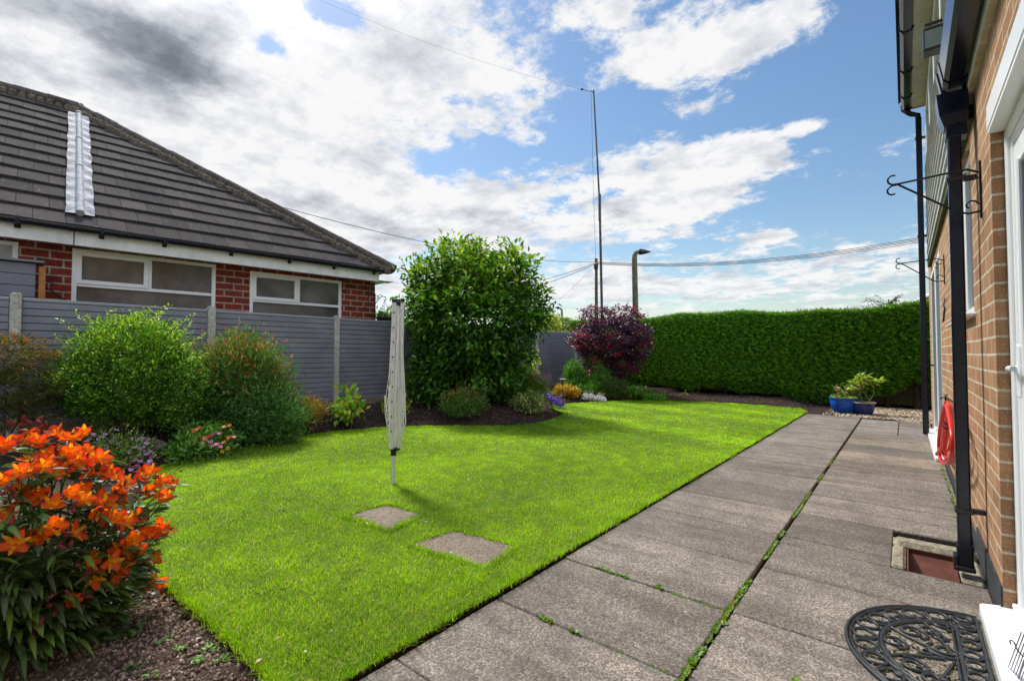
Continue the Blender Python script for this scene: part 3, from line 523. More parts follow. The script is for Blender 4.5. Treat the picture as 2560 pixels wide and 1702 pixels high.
# hanging basket on the bungalow's corner
o = BM @ Vector((0.03, 6.03, 0)); hb = thing('hanging_basket', (o.x, o.y, 2.2), 'dark hanging basket of leaves on a scrolled iron bracket at the bungalow corner', 'hanging basket')
def sc_(x, y): return onX(x, y, o.x+.05)
m = MB(); m.tube([sc_(864, 745), sc_(864, 676)], .01, 6); m.tube([sc_(864, 700), sc_(872, 688), sc_(880, 682), sc_(888, 684), sc_(889, 690), sc_(885, 691)], .009, 6); m.tube([sc_(864, 682), sc_(869, 680), sc_(870, 686), sc_(866, 688)], .007, 6); m.tube([sc_(873, 688), sc_(871, 681), sc_(876, 678), sc_(880, 682)], .007, 6)
for x in (874, 884, 896): m.tube([sc_(886, 690), sc_(x, 722)], .004, 5)
m.build('bracket', M['iron'], hb); bc = sc_(886, 733); m = MB(); m.lathe(bc, [(.02, -.14), (.12, -.1), (.19, 0), (.2, .02)], 20); m.build('bowl', M['rubber'], hb)
HB_C = bc
# ------------------------------------------------------------------ the house on the right
WX = .31
hou = thing('house', (1.5, 4., 0), 'tan brick house with white doors and black gutters along the right side of the path', 'house')
DO, WO, FO, UO = (1.05, 3.0, .03, 2.17), (3.82, 5.33, 1.42, 2.45), (7.2, 9.6, .02, 2.37), (4.3, 9.1, 4.06, 4.72)
m = MB(); m.holes(lambda a, b, d: (WX+d, a, b), -3., 10.3, .0, 4.9, [DO, WO, FO, UO], 0, .09, extra_a=(3.9,)); m.quad((WX, 10.3, 0), (7, 10.3, 0), (7, 10.3, 4.9), (WX, 10.3, 4.9)); m.quad((7, 10.3, 0), (7, -3, 0), (7, -3, 4.9), (7, 10.3, 4.9)); m.quad((7, -3, 0), (WX, -3, 0), (WX, -3, 4.9), (7, -3, 4.9)); m.build('wall', M['tanbrick'], hou)
m = MB(); m.box(WX-.008, WX+.01, 3.005, 3.95, -.05, .16); m.box(WX-.006, WX+.01, 3.96, 7.15, -.05, .1); m.build('plinth', M['plinth'], hou)
# upper cladding
m = MB()
for k in range(11):
    z = 2.52+.135*k; m.prism([(WX-.045, z+.03), (WX-.035, z+.125), (WX-.02, z+.132), (WX+.01, z+.132), (WX+.01, z+.03)][::-1], 3.6, 9.35); m.box(WX-.018, WX+.005, 3.6, 9.35, z, z+.03, 1)
cl = m.build('cladding', [speck('grey_cladding', (.34,.36,.34), (.5,.51,.48), 6, .5, .1, .002, 2.), M['tileedge']], hou); m = MB(); m.box(WX-.034, WX+.01, 3.6, 9.36, 2.47, 2.518); m.box(WX-.036, WX+.01, 9.352, 9.42, 2.47, 4.02); m.build('edge_trim', speck('mossy_trim', (.015,.02,.012), (.09,.1,.03), 22, .8, .6, .005, 3.), cl)
m = MB()
fx0, fx1 = WX-.03, WX+.06
for z0, z1 in ((4.0, 4.06), (4.66, 4.72)): m.box(fx0, fx1, 4.3, 9.1, z0, z1, 0, .006)
for y in (4.3, 5.5, 6.7, 7.9, 9.04): m.box(fx0, fx1-.001, y, y+.06, 4.06, 4.66, 0, .006)
uw = m.build('window', M['upvc'], hou); m = MB(); m.quad((WX+.03, 4.3, 4.02), (WX+.03, 9.1, 4.02), (WX+.03, 9.1, 4.7), (WX+.03, 4.3, 4.7)); m.build('pane', M['pane'], uw)
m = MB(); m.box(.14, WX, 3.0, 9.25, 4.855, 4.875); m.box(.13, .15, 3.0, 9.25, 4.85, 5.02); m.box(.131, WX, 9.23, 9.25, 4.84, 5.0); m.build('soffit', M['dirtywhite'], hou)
m = MB(); m.prism([(-.02, 4.99), (2.6, 6.9), (2.6, 6.98), (-.02, 5.07)], 2.9, 9.3); m.prism([(.33, 5.25), (2.6, 6.9), (2.6, 6.98), (.33, 5.33)], 9.3, 10.6); m.prism([(2.6, 6.9), (7.4, 4.9), (7.4, 4.98), (2.6, 6.98)], -3.2, 10.6); m.build('roof', M['tile'], hou)
m = MB(); gp = [(.135, 4.92), (.135, 4.86), (.11, 4.805), (.045, 4.80), (.018, 4.83), (.012, 4.90), (.02, 4.905), (.13, 4.915)]; m.prism(gp, 3.2, 9.2); g2 = m.build('gutter', M['gutter'], hou)
for y in (3.9, 4.9, 5.9, 6.9, 7.9, 8.7, 9.18):
    q = MB(); q.prism([(x+(.008 if x > .08 else -.008), z+(.008 if z > 4.88 else -.008)) for x, z in gp], y-.02, y+.02); q.build('gutter_bracket', M['gutter'], g2)
m = MB(); m.tube([(.08, 9.16, 4.86), (.08, 9.16, 4.78), (.13, 9.16, 4.735), (.2, 9.16, 4.70), (.205, 9.16, 4.60)], .036, 12); p2 = lambda z: (.205, 9.16, z); m.box(.17, .24, 9.125, 9.195, .02, 4.66, 0, .008); dp = m.build('downpipe', M['gutter'], hou)
for z in (4.35, 2.9, 1.02):
    q = MB(); q.box(.162, .248, 9.117, 9.203, z-.015, z+.015, 0, .004); q.box(.248, WX, 9.14, 9.18, z-.012, z+.012); q.build('pipe_clip', M['gutter'], dp)
# near eaves
m = MB(); m.box(.283, .30, -2.9, 3.86, 2.60, 2.78); m.box(.283, .30, 3.862, 3.88, 2.60, 2.74); m.build('fascia', M['whitepaint'], hou)
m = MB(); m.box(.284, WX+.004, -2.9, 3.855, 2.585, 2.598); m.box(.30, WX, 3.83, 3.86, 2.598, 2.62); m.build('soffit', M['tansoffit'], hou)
m = MB(); m.prism([(.17, 2.78), (.31, 2.9), (2.8, 4.6), (2.8, 4.5), (.31, 2.79)], -3.1, 3.58); m.build('porch_roof', M['tile'], hou)
m = MB(); gp = [(.282, 2.765), (.282, 2.665), (.265, 2.645), (.205, 2.645), (.185, 2.665), (.172, 2.74), (.168, 2.765), (.178, 2.77), (.19, 2.765), (.27, 2.765)]; m.prism(gp, -2.9, 3.48); g1 = m.build('gutter', M['gutter'], hou)
big = lambda s_: [(.227+(x-.227)*s_, 2.705+(z-2.705)*s_) for x, z in gp]
q = MB(); q.prism(big(1.08), 3.46, 3.5); q.prism(big(1.0), 3.5, 3.60); q.prism(big(1.12), 3.60, 3.66); q.build('gutter_outlet', M['gutter'], g1)
m = MB(); m.add([(.155, 3.50, 2.61), (.285, 3.50, 2.61), (.285, 3.64, 2.61), (.155, 3.64, 2.61), (.165, 3.49, 2.49), (.285, 3.49, 2.49), (.285, 3.63, 2.49), (.165, 3.63, 2.49), (.185, 3.50, 2.42), (.28, 3.50, 2.42), (.28, 3.60, 2.42), (.185, 3.60, 2.42)], [(3,2,1,0), (0,1,5,4), (1,2,6,5), (2,3,7,6), (3,0,4,7), (4,5,9,8), (5,6,10,9), (6,7,11,10), (7,4,8,11), (8,9,10,11)]); m.box(.19, .276, 3.495, 3.60, 2.36, 2.43, 0, .004)
m.box(.196, .252, 3.50, 3.556, .05, 2.44, 0, .007); m.box(.191, .257, 3.495, 3.561, .05, .17, 0, .006); dn = m.build('downpipe', M['gutter'], hou)
for z in (2.13, .345):
    q = MB(); q.box(.188, .262, 3.49, 3.566, z-.012, z+.012, 0, .004); q.box(.262, WX, 3.52, 3.56, z-.012, z+.012, 0, .003); q.build('pipe_clip', M['black'], dn)
q = MB(); q.box(.178, .2, 3.49, 3.56, .03, .11, 0, .006); q.box(.182, .262, 3.47, 3.55, .035, .06, 0, .006); q.build('pipe_shoe', M['black'], dn)
# near door: head trim, frame, leaf, sill
m = MB(); m.box(.297, WX+.004, -2.5, 2.98, 2.175, 2.285, 0, .004); m.box(.30, WX+.08, -2.5, 2.97, 2.160, 2.174); m.build('door_head', M['upvc'], hou)
m = MB(); fy = 3.0
def door_ring(m, x0, x1, a, b, z0, z1, w, e=.005): m.box(x0, x1, b-w, b, z0, z1, 0, e); m.box(x0, x1, a, a+w, z0, z1, 0, e); m.box(x0, x1-.001, a+w, b-w, z1-w, z1, 0, e)
door_ring(m, .352, .42, 1.05, 2.998, .05, 2.16, .045); door_ring(m, .366, .42, 1.095, 2.953, .05, 2.115, .03); door_ring(m, .378, .42, 1.125, 2.923, .05, 2.085, .018)
df = m.build('door_frame', M['upvc'], hou)
m = MB(); a, b = 1.15, 2.899; m.box(.368, .42, b-.11, b, .11, 2.06, 0, .006); m.box(.368, .42, a, a+.11, .11, 2.06, 0, .006); m.box(.369, .42, a+.11, b-.11, 1.96, 2.06, 0, .006); m.box(.369, .42, a+.11, b-.11, .11, .3, 0, .006); m.box(.3695, .42, a+.11, b-.11, .95, 1.05, 0, .006); m.box(.36, .38, b-.12, b-.10, .28, 1.98, 0, .006); m.box(.385, .41, a+.11, b-.11, .3, .95); m.box(.376, .41, a+.16, b-.16, .36, .9, 0, .012); m.box(.378, .40, b-.5, b-.46, 1.05, 1.96)
m.box(.3602, .372, a, b, .075, .125, 0, .01)
for z in (.42, .9): m.box(.362, .38, b-.30, b-.125, z, z+.018, 0, .006)
dl = m.build('door', M['upvc'], hou); m = MB(); m.quad((.388, a+.1, 1.04), (.388, b-.1, 1.04), (.388, b-.1, 1.97), (.388, a+.1, 1.97)); m.build('pane', M['pane'], dl)
m = MB(); m.box(.3715, .373, 2.897, 2.925, .95, 1.22); m.box(.36, .372, 2.93, 2.96, 1.10, 1.125, 0, .004); m.build('lock_plate', M['brass'], dl)
m = MB(); m.box(.352, .366, b-.075, b-.035, 1.0, 1.22, 0, .006); m.tube([(.355, b-.055, 1.12), (.33, b-.055, 1.12), (.327, b-.07, 1.12), (.327, b-.18, 1.122)], .011, 8); m.build('door_handle', M['upvc'], dl)
m = MB(); m.add([(.235, 3.02, .055), (.235, .5, .055), (.235, .5, .012), (.235, 3.02, .012), (.36, 3.02, .082), (.36, .5, .082), (.43, .5, .085), (.43, 3.02, .085), (.43, 3.02, .0), (.43, .5, .0), (.242, 3.02, .062), (.242, .5, .062)], [(0,1,2,3), (10,11,1,0), (4,5,11,10), (7,6,5,4), (3,8,7,4,10,0)]); m.box(.335, .43, .5, 2.995, .086, .106, 0, .005); m.build('door_sill', M['upvc'], hou)
# middle window
def flatwin(a0, a1, z0, z1, mull, name='window'):
    m = MB(); x0, x1 = WX+.02, WX+.08; m.box(x0, x1, a0, a0+.06, z0, z1, 0, .006); m.box(x0, x1, a1-.06, a1, z0, z1, 0, .006); m.box(x0+.001, x1, a0+.06, a1-.06, z0, z0+.06, 0, .006); m.box(x0+.001, x1, a0+.06, a1-.06, z1-.06, z1, 0, .006)
    for y in mull: m.box(x0+.002, x1, y-.03, y+.03, z0+.06, z1-.06, 0, .006)
    f = m.build(name, M['upvc'], hou); g = MB(); g.quad((WX+.05, a0, z0), (WX+.05, a1, z0), (WX+.05, a1, z1), (WX+.05, a0, z1)); g.build('pane', M['pane'], f); return f
w = flatwin(3.82, 5.33, 1.42, 2.45, (4.55,)); m = MB(); m.box(WX-.05, WX+.06, 3.76, 5.36, 1.395, 1.418, 0, .006); m.build('window_sill', M['upvc'], w)
m = MB(); m.box(WX+.0, WX+.08, 7.2, 7.27, .03, 2.37, 0, .006); m.box(WX+.001, WX+.08, 9.53, 9.6, .03, 2.37, 0, .006); m.box(WX+.002, WX+.08, 7.27, 9.53, 2.30, 2.37, 0, .006); m.box(WX+.002, WX+.08, 7.27, 9.53, .03, .1, 0, .006)
for y in (8.35, 8.45): m.box(WX+.003, WX+.08, y-.045, y+.045, .1, 2.3, 0, .006)
pd_ = m.build('patio_door', M['upvc'], hou)
m = MB(); m.quad((WX+.045, 7.2, .05), (WX+.045, 9.6, .05), (WX+.045, 9.6, 2.35), (WX+.045, 7.2, 2.35)); m.build('pane', M['pane'], pd_); m = MB(); m.box(.225, WX+.03, 7.0, 9.75, .004, .045, 0, .008); m.build('door_sill', M['upvc'], pd_)
m = MB(); m.tube([(WX-.005, 6.3, 1.72), (WX-.02, 6.25, 1.66), (WX-.012, 6.2, 1.62), (WX-.02, 6.3, 1.5)], .008, 6); m.build('cable', M['wire'], hou)
# grey waste pipe at the foot of the wall
m = MB(); m.tube([(WX-.035, 4.15, .0), (WX-.035, 4.6, .32), (WX-.03, 4.62, .36)], .022, 10); m.build('waste_pipe', mat('grey_pipe', (.25,.3,.32), .35)[0], hou)
# floodlight
fl = thing('floodlight', (WX, 4.6, 3.4), 'small black floodlight with a grey glass under the upper eaves', 'floodlight')
m = MB(); m.box(.135, .255, 4.5, 4.62, 3.36, 3.53, 0, .008); m.box(.145, .245, 4.49, 4.5, 3.53, 3.555, 0, .004); m.box(.255, WX, 4.55, 4.59, 3.5, 3.53); m.build('housing', M['black'], fl); m = MB(); m.box(.147, .243, 4.494, 4.499, 3.375, 3.50); m.build('lamp_glass', M['floodglass'], fl)
# basket brackets
def curl(c, r, a0, a1, axis, n_=14, shrink=.45):
    out = []
    for i in range(n_+1):
        t = i/n_; a = a0+(a1-a0)*t; rr = r*(1-shrink*t); out.append(Vector(c)+Vector((axis*math.cos(a)*rr, 0, math.sin(a)*rr)))
    return out
def bracket(y, z0, lab):
    t = thing('basket_bracket', (WX, y, z0-.2), lab, 'bracket', 'scrolled iron brackets for hanging baskets on the house wall')
    m = MB(); m.box(WX-.009, WX-.001, y-.011, y+.011, z0-.235, z0+.055, 0, .002); m.build('wall_plate', M['iron'], t)
    m = MB(); r_ = .0052; tip = Vector((-.02, y, z0+.01)); m.tube([(WX-.004, y, z0-.005), (WX-.05, y, z0+.022), (WX-.1, y, z0+.022), tip], r_, 6); m.tube([(WX-.004, y, z0-.20), (WX-.05, y, z0-.205), (WX-.09, y, z0-.19), tip], r_, 6)
    m.build('arm', M['iron'], t)
    for q, k in (([tip]+curl((-.035, y, z0+.042), .032, -1.2, -5.2, 1), .9), ([tip]+curl((-.037, y, z0-.024), .032, 1.2, 5.2, 1), .9), ([Vector((WX-.006, y, z0-.03))]+curl((WX-.045, y, z0-.01), .028, -.6, -4., 1), .8), ([Vector((WX-.006, y, z0-.165))]+curl((WX-.04, y, z0-.165), .026, .3, 4.2, 1), .8)): MB().tube(q, r_*k, 6).build('scroll', M['iron'], t)
bracket(3.342, 2.10, 'larger looking nearer scrolled iron bracket in front of the near black downpipe'); bracket(6.30, 2.10, 'farther scrolled iron bracket on the brick beside the far white patio door')
# drain gully
dr = thing('drain_gully', (.07, 3.7, 0), 'brown plastic drain hopper set in a rough concrete surround under the near downpipe', 'drain')
m = MB(); m.box(-.083, .305, 3.80, 3.93, -.2, .03, 0, .025); m.box(-.084, .305, 3.93, 3.979, -.2, -.002); m.box(-.084, -.02, 3.42, 3.795, -.2, .012, 0, .015); m.box(.20, .30, 3.44, 3.795, -.2, .004, 0, .015); m.build('surround', speck('rough_mortar', (.17,.15,.1), (.42,.38,.28), 30, .95, 1., .012, 6.), dr)
m = MB(); t_ = .008; x0, x1, y0, y1 = -.016, .196, 3.405, 3.795; m.box(x0, x1, y1-t_, y1, -.16, .006, 0, .002); m.box(x0, x0+t_, y0, y1-t_, -.16, .002, 0, .002); m.box(x1-t_, x1, y0, y1-t_, -.16, .002); m.box(x0, x1, y0, y0+t_, -.16, -.004); m.box(x0, x1, y0, y1, -.17, -.155); m.add([(x0+t_, y1-t_, -.02), (x1-t_, y1-t_, -.02), (x1-t_, y0+.1, -.15), (x0+t_, y0+.1, -.15)], [(0,1,2,3)]); m.build('hopper', M['terracotta'], dr)
# hose on its hook
hs_ = thing('garden_hose', (WX, 6.1, .3), 'coiled red garden hose with a spray nozzle hanging on the house wall', 'hose')
def hp(x, y, X=.25): return onX(x, y, X)
m = MB()
for k, (xc, w, yt, yb) in enumerate(((2174, 19, 934, 1068), (2179, 17, 930, 1054), (2184, 17, 936, 1062), (2177, 12, 926, 1036), (2188, 18, 940, 1066))):
    m.tube([hp(xc+w*math.sin(a)*(.28+.72*(.5-.5*math.cos(a))**.8)+(5 if math.sin(a) > 0 else 2), yt+(yb-yt)*(.5-.5*math.cos(a)), .205+.019*k) for a in [2*math.pi*i/36 for i in range(37)]], .0125, 8)
m.build('coil', M['hose'], hs_)
m = MB(); a_, b_, c_ = hp(2183, 965, .215), hp(2172, 1030, .21), hp(2160, 1043, .2); m.tube([hp(2186, 945, .215), a_, a_.lerp(b_, .4), b_, c_], [.012, .02, .023, .02, .014], 12); m.build('nozzle', M['hose'], hs_)
m = MB(); d_ = (b_-a_)
for t in (.05, .18): m.tube([a_+d_*t, a_+d_*(t+.05)], .0245, 12)
m.tube([c_, c_+(c_-b_)*.25], [.016, .013], 10); m.build('grip_band', M['rubber'], hs_)
hk = thing('wall_hook', (WX, 6.5, .78), 'black double hook holding the red hose on the brick', 'hook'); m = MB(); q0 = hp(2176, 913, WX-.01); m.tube([hp(2166, 917, .22), hp(2172, 915, .26), q0, hp(2181, 909, .26)], .007, 6); m.tube([q0, q0+Vector((.01, 0, -.05))], .01, 6); m.build('hook', M['iron'], hk)
# ------------------------------------------------------------------ doormat
dm = thing('doormat', (.05, 2.6, 0), 'half round black rubber doormat of open scrollwork at the white door sill', 'doormat')
MX, MY0, MY1 = .222, 2.06, 2.985; MC = (MY0+MY1)/2; RA = (MY1-MY0)/2; RB = .445
def ell(s_, a): return (MX-RB*s_*math.cos(a)*1.0, MC+RA*s_*math.sin(a))
def strip(m, pts, w, h, z0=.001):
    """raised rib with a rounded back along a plan line"""
    n_ = len(pts); vs = []
    for i, (x, y) in enumerate(pts):
        a, b = pts[max(i-1, 0)], pts[min(i+1, n_-1)]; t = Vector((b[0]-a[0], b[1]-a[1], 0)).normalized(); s_ = Vector((-t.y, t.x, 0))
        for u, z in ((-1, 0), (-1, h*.6), (-.45, h), (.45, h), (1, h*.6), (1, 0)): q = Vector((x, y, z0+z))+s_*w/2*u; vs.append(q)
    m.add(vs, [(i*6+k, i*6+k+1, (i+1)*6+k+1, (i+1)*6+k) for i in range(n_-1) for k in range(5)], 0, True)
rim = MB(); arc = lambda s_: [ell(s_, -math.pi/2+math.pi*i/48) for i in range(49)]
strip(rim, arc(.985), .014, .014); strip(rim, arc(.955), .01, .011); strip(rim, arc(.72), .016, .013); strip(rim, arc(.745), .006, .009)
for xx, w in ((MX-.004, .012), (MX-.075, .014), (MX-.09, .007)): strip(rim, [(xx, MY0+.02+(MY1-MY0-.04)*i/20) for i in range(21)] if xx > MX-.05 else [(xx, MC-RA*.72+(RA*1.44)*i/20) for i in range(21)], w, .013)
rim.build('rim', M['rubber'], dm)
sc2 = MB()
def spir(cx, cy, r, a0, turns, dirn_=1, rmin=.25, w=.0115):
    n_ = int(22*turns); strip(sc2, [(cx+(r*(1-(1-rmin)*i/n_))*math.cos(a0+dirn_*2*math.pi*turns*i/n_), cy+(r*(1-(1-rmin)*i/n_))*math.sin(a0+dirn_*2*math.pi*turns*i/n_)) for i in range(n_+1)], w, .011)
for i in range(13):                                   # loops between the outer and inner rims
    a = -math.pi/2+math.pi*(i+.5)/13; x, y = ell(.85, a); ex = math.pi-a; spir(x, y, .043, a*1.+i, 1.15, 1 if i % 2 else -1, .75)
for i in range(11): y = MY0+.055+i*.082; spir(MX-.04, y, .032, 0, 1.1, 1 if i % 2 else -1, .8)
for (u, v, r, t) in ((.20,.10,.07,1.6),(.42,.30,.06,1.5),(.42,-.30,.06,1.5),(.2,.62,.055,1.5),(.2,-.62,.055,1.5),(.55,.0,.055,1.5),(.33,.0,.03,1),(.30,.42,.05,1.4),(.30,-.42,.05,1.4),(.22,.35,.03,1),(.22,-.35,.03,1),(.62,.22,.035,1.2),(.62,-.22,.035,1.2),(.5,.5,.035,1.2),(.5,-.5,.035,1.2)): spir(MX-.03-RB*u*1.02, MC+RA*v, r*.85, u*9+v*5, t, 1 if v >= 0 else -1, .3)
for s1 in (-1, 1): strip(sc2, [(MX-.1-.18*t, MC+s1*(.02+.26*math.sin(t*2.6))) for t in [i/20 for i in range(21)]], .01, .012); strip(sc2, [(MX-.1-.2*math.sin(t*3.), MC+s1*(.3-.28*t)) for t in [i/20 for i in range(21)]], .01, .012)
sc2.build('scrollwork', M['rubber'], dm)
def p_mat(n_):
    a = rng.uniform(-1.5, 1.5, n_); r_ = np.sqrt(rng.random(n_)); return np.stack([MX-.01-RB*.93*r_*np.cos(a), MC+RA*.93*r_*np.sin(a), np.full(n_, .003)], 1)
dots(900, p_mat, .005, [(.12,.08,.02),(.2,.13,.03),(.07,.09,.02),(.35,.28,.16),(.05,.04,.02)], 0, M['clod'], 'mat_debris', 'brown moss crumbs caught in the holes of the doormat', 'moss', .5)
# thin rods standing on the sill at the frame's corner
bs_ = thing('boot_rack', (.28, 2.42, .08), 'thin black wire rack with a curled end on the white door sill', 'rack')
m = MB(); q = [onZ(2316+9*i, 1585, .09) for i in range(6)]
for i in range(7): a_ = onX(2305+8*i, 1580, .262+.004*i); b_ = onX(2352+8*i, 1455, .262+.004*i); m.tube([a_, b_], .0016 if i != 4 else .003, 6)
m.build('rods', mat('dark_violet_wire', (.03,.01,.06), .3)[0], bs_); m = MB(); zc = lambda x, y: onX(x, y, .262); m.tube([zc(2327, 1482), zc(2325, 1475), zc(2329, 1473), zc(2336, 1478), zc(2340, 1490), zc(2346, 1500), zc(2356, 1510)], .0022, 6); m.build('curl', M['iron'], bs_)
# ------------------------------------------------------------------ foliage
def leafcloud(name, P, A, Nn, ln, wd_, col, m, parent=None, fold=.18, curl_=.0, shape=.5):
    """two-sided folded leaves: P base, A axis, Nn upper normal"""
    A = A/np.linalg.norm(A, axis=1, keepdims=True); Nn = Nn-A*(Nn*A).sum(1, keepdims=True); Nn /= np.linalg.norm(Nn, axis=1, keepdims=True)+1e-9; S_ = np.cross(A, Nn); n_ = len(P)
    ln = np.broadcast_to(ln, n_)[:, None]; w = np.broadcast_to(wd_, n_)[:, None]
    b = P; t = P+A*ln-Nn*ln*curl_; mid = P+A*ln*shape
    l = mid+S_*w/2+Nn*w*fold; r = mid-S_*w/2+Nn*w*fold
    V = np.stack([b, l, t, r], 1).reshape(-1, 3); i = np.arange(n_)*4; F = np.concatenate([np.stack([i, i+1, i+2], 1), np.stack([i, i+2, i+3], 1)])
    return npmesh(name, V, F, m, parent, np.repeat(col, 4, 0))
def unit(n_): v = rng.normal(size=(n_, 3)); return v/np.linalg.norm(v, axis=1, keepdims=True)
def palette(n_, cols, wts=None, jit=.25, t=None):
    cols = np.array(cols)*np.array([1.7, 1.5, 1.25]); k = rng.choice(len(cols), n_, p=wts) if t is None else np.clip((t*len(cols)).astype(int), 0, len(cols)-1); return np.clip(cols[k]*rng.uniform(1-jit, 1+jit, (n_, 1)), .001, 1)
def crown(blob, nclump, per, csz, hollow=.55, up=.35, flat=1., zmin=None, ragged=.1):
    """clumps of leaf positions spread through ellipsoids -> positions, outward directions, clump index"""
    vol = np.array([b[1][0]*b[1][1]*b[1][2] for b in blob])**(2/3.); bi = rng.choice(len(blob), nclump, p=vol/vol.sum()); C_ = np.array([tuple(b[0]) for b in blob])[bi]; Rr = np.array([b[1] for b in blob])[bi]
    u = unit(nclump); rad = (hollow+(1-hollow)*rng.random(nclump)**.6)[:, None]; rad = rad*(1+np.clip(rng.normal(0, ragged, (nclump, 1)), -.25, .17)); cc = C_+u*Rr*rad
    n_ = nclump*per; ci = np.repeat(np.arange(nclump), per); g = rng.normal(0, 1, (n_, 3))*csz*np.array([1, 1, flat]); P = cc[ci]+g; out = (P-C_[ci])/Rr[ci]; out /= np.linalg.norm(out, axis=1, keepdims=True)+1e-9
    if zmin is not None: k = P[:, 2] > zmin; P, out, ci = P[k], out[k], ci[k]
    return P, out, ci
def blob(x0, y0, x1, y1, dep, thick=1.):
    c = at((x0+x1)/2, (y0+y1)/2, dep); rx = (x1-x0)/2*S/FPX*dep; rz = (y1-y0)/2*S/FPX*dep; return (c, (rx*.93, rx*.93*thick, rz*.93))
def branches(root, tips, r0, r1, n_, wob=.08, mat_='bark', name='branches', parent=None, fork=.5):
    m = MB(); root = Vector(root)
    for t in tips[:n_]:
        t = Vector(t); pts = []
        for i in range(6): s_ = i/5; p = root.lerp(t, s_); p.z += (t.z-root.z)*.18*math.sin(s_*math.pi); p += Vector((rnd.gauss(0, wob), rnd.gauss(0, wob), 0))*(s_*(1-s_)*4)*.5; pts.append(p)
        m.tube(pts, [r0+(r1-r0)*(i/5)**.7 for i in range(6)], 6)
    return m.build(name, M[mat_], parent)
SHR = 'shrubs in the planted border'
def shrub(name, lab, cat, base, blobs_, nclump, per, csz, ln, wd_, cols, wts=None, m='leaf', up=.5, rand=.7, outw=.6, hollow=.5, fold=.18, curl_=.1, group=None, stems=10, flat=1., tipcols=None, shape=.5, r0=.015, partname='foliage', zmin=None, droop=0., toplight=None):
    t = thing(name, base, lab, cat, group); P, out, ci = crown(blobs_, nclump, per, csz, hollow, flat=flat, zmin=base[2]+.02 if zmin is None else zmin); n_ = len(P)
    A = out*outw+rng.normal(0, rand, (n_, 3))*.6+np.array([0, 0, up-droop]); Nn = out*.6+np.array([0, 0, .9])+rng.normal(0, .45, (n_, 3)); L = ln*rng.uniform(.65, 1.3, n_)
    cl = rng.normal(0, .12, nclump)[ci] if len(ci) else 0; c = palette(n_, cols, wts)*(1+cl)[:, None]
    if tipcols is not None:
        zz = P[:, 2]; q = (zz-zz.min())/(zz.max()-zz.min()+1e-6); k = rng.random(n_) < tipcols[1]*np.clip((q-tipcols[2])/(1-tipcols[2]), 0, 1); c[k] = palette(int(k.sum()), tipcols[0])
    c = np.clip(c, .001, 1); leafcloud(partname, P, A, Nn, L, wd_*rng.uniform(.7, 1.2, n_), c, M[m], t, fold, curl_, shape)
    if stems: idx = rng.choice(len(P), stems*2); branches(base, [tuple(P[i]) for i in idx], r0, .003, stems, parent=t, wob=.05)
    return t
def base_at(x, y, z=0.): p = onZ(x, y, z); return (p.x, p.y, sz(p.x, p.y)-.01)
def bse(x, dep, y=900): p = at(x, y, dep); return (p.x, p.y, sz(p.x, p.y)-.01)
# 1 bronze feathery shrub at the left edge
shrub('bronze_shrub', 'feathery bronze green shrub in tiers at the left edge in front of the fence', 'shrub', bse(-20, 4.9), [blob(-190, 760, 78, 900, 4.9), blob(-170, 850, 95, 960, 4.85), blob(-160, 900, 85, 990, 4.8)], 230, 75, .07, .06, .008, [(.05,.065,.02),(.035,.05,.016),(.1,.085,.03),(.03,.045,.014),(.075,.09,.03)], up=.1, outw=1.1, m='leafdull', flat=.35, tipcols=([(.3,.13,.05),(.24,.17,.05)], .5, .55), droop=.15)
# 2 bright green bush with long sprigs
bb = bse(315, 5.85)
gb = shrub('green_bush', 'large rounded bright green bush with pale sprigs sticking up in front of the fence', 'bush', bb, [blob(135, 745, 470, 985, 5.85, .85), blob(190, 728, 430, 860, 5.8, .85), blob(128, 800, 300, 960, 5.75), blob(300, 800, 480, 985, 5.8)], 900, 34, .055, .045, .02, [(.05,.15,.012),(.08,.22,.015),(.03,.09,.01),(.14,.3,.02),(.022,.06,.008)], [.3,.27,.2,.13,.1], up=.4, hollow=.6, m='leafgloss', tipcols=([(.24,.42,.03),(.3,.45,.04),(.17,.33,.02)], .62, .35), stems=24)
P, A, Nn = [], [], []; mb = MB()
for (x0, y0, x1, y1) in ((200,780,135,735),(220,760,170,715),(230,755,195,722),(300,750,357,704),(320,755,392,702),(330,760,300,712),(380,775,447,722),(400,790,440,742),(390,780,408,735),(420,800,470,770),(160,800,128,772),(150,850,118,838),(260,750,262,712),(340,752,372,720),(430,830,482,812)):
    p0, p1 = at(x0, y0, 5.6), at(x1, y1, 5.55+rnd.uniform(-.2, .2)); MB().tube([p0, p0.lerp(p1, .5)+Vector((0, 0, .03)), p1], [.004, .003, .0015], 5).build('sprig', M['bark'], gb)
    for k in range(26): s_ = k/26; p = p0.lerp(p1, s_); P.append(tuple(p+Vector([rnd.gauss(0, .008) for _ in range(3)]))); d = (p1-p0).normalized()*.6+Vector([rnd.gauss(0, .6) for _ in range(3)]); A.append(tuple(d)); Nn.append((rnd.gauss(0, .4), rnd.gauss(0, .4), 1))
leafcloud('sprig_leaves', np.array(P), np.array(A), np.array(Nn), .045, .018, palette(len(P), [(.26,.44,.03),(.34,.5,.05),(.18,.36,.02)]), M['leaf'], gb)
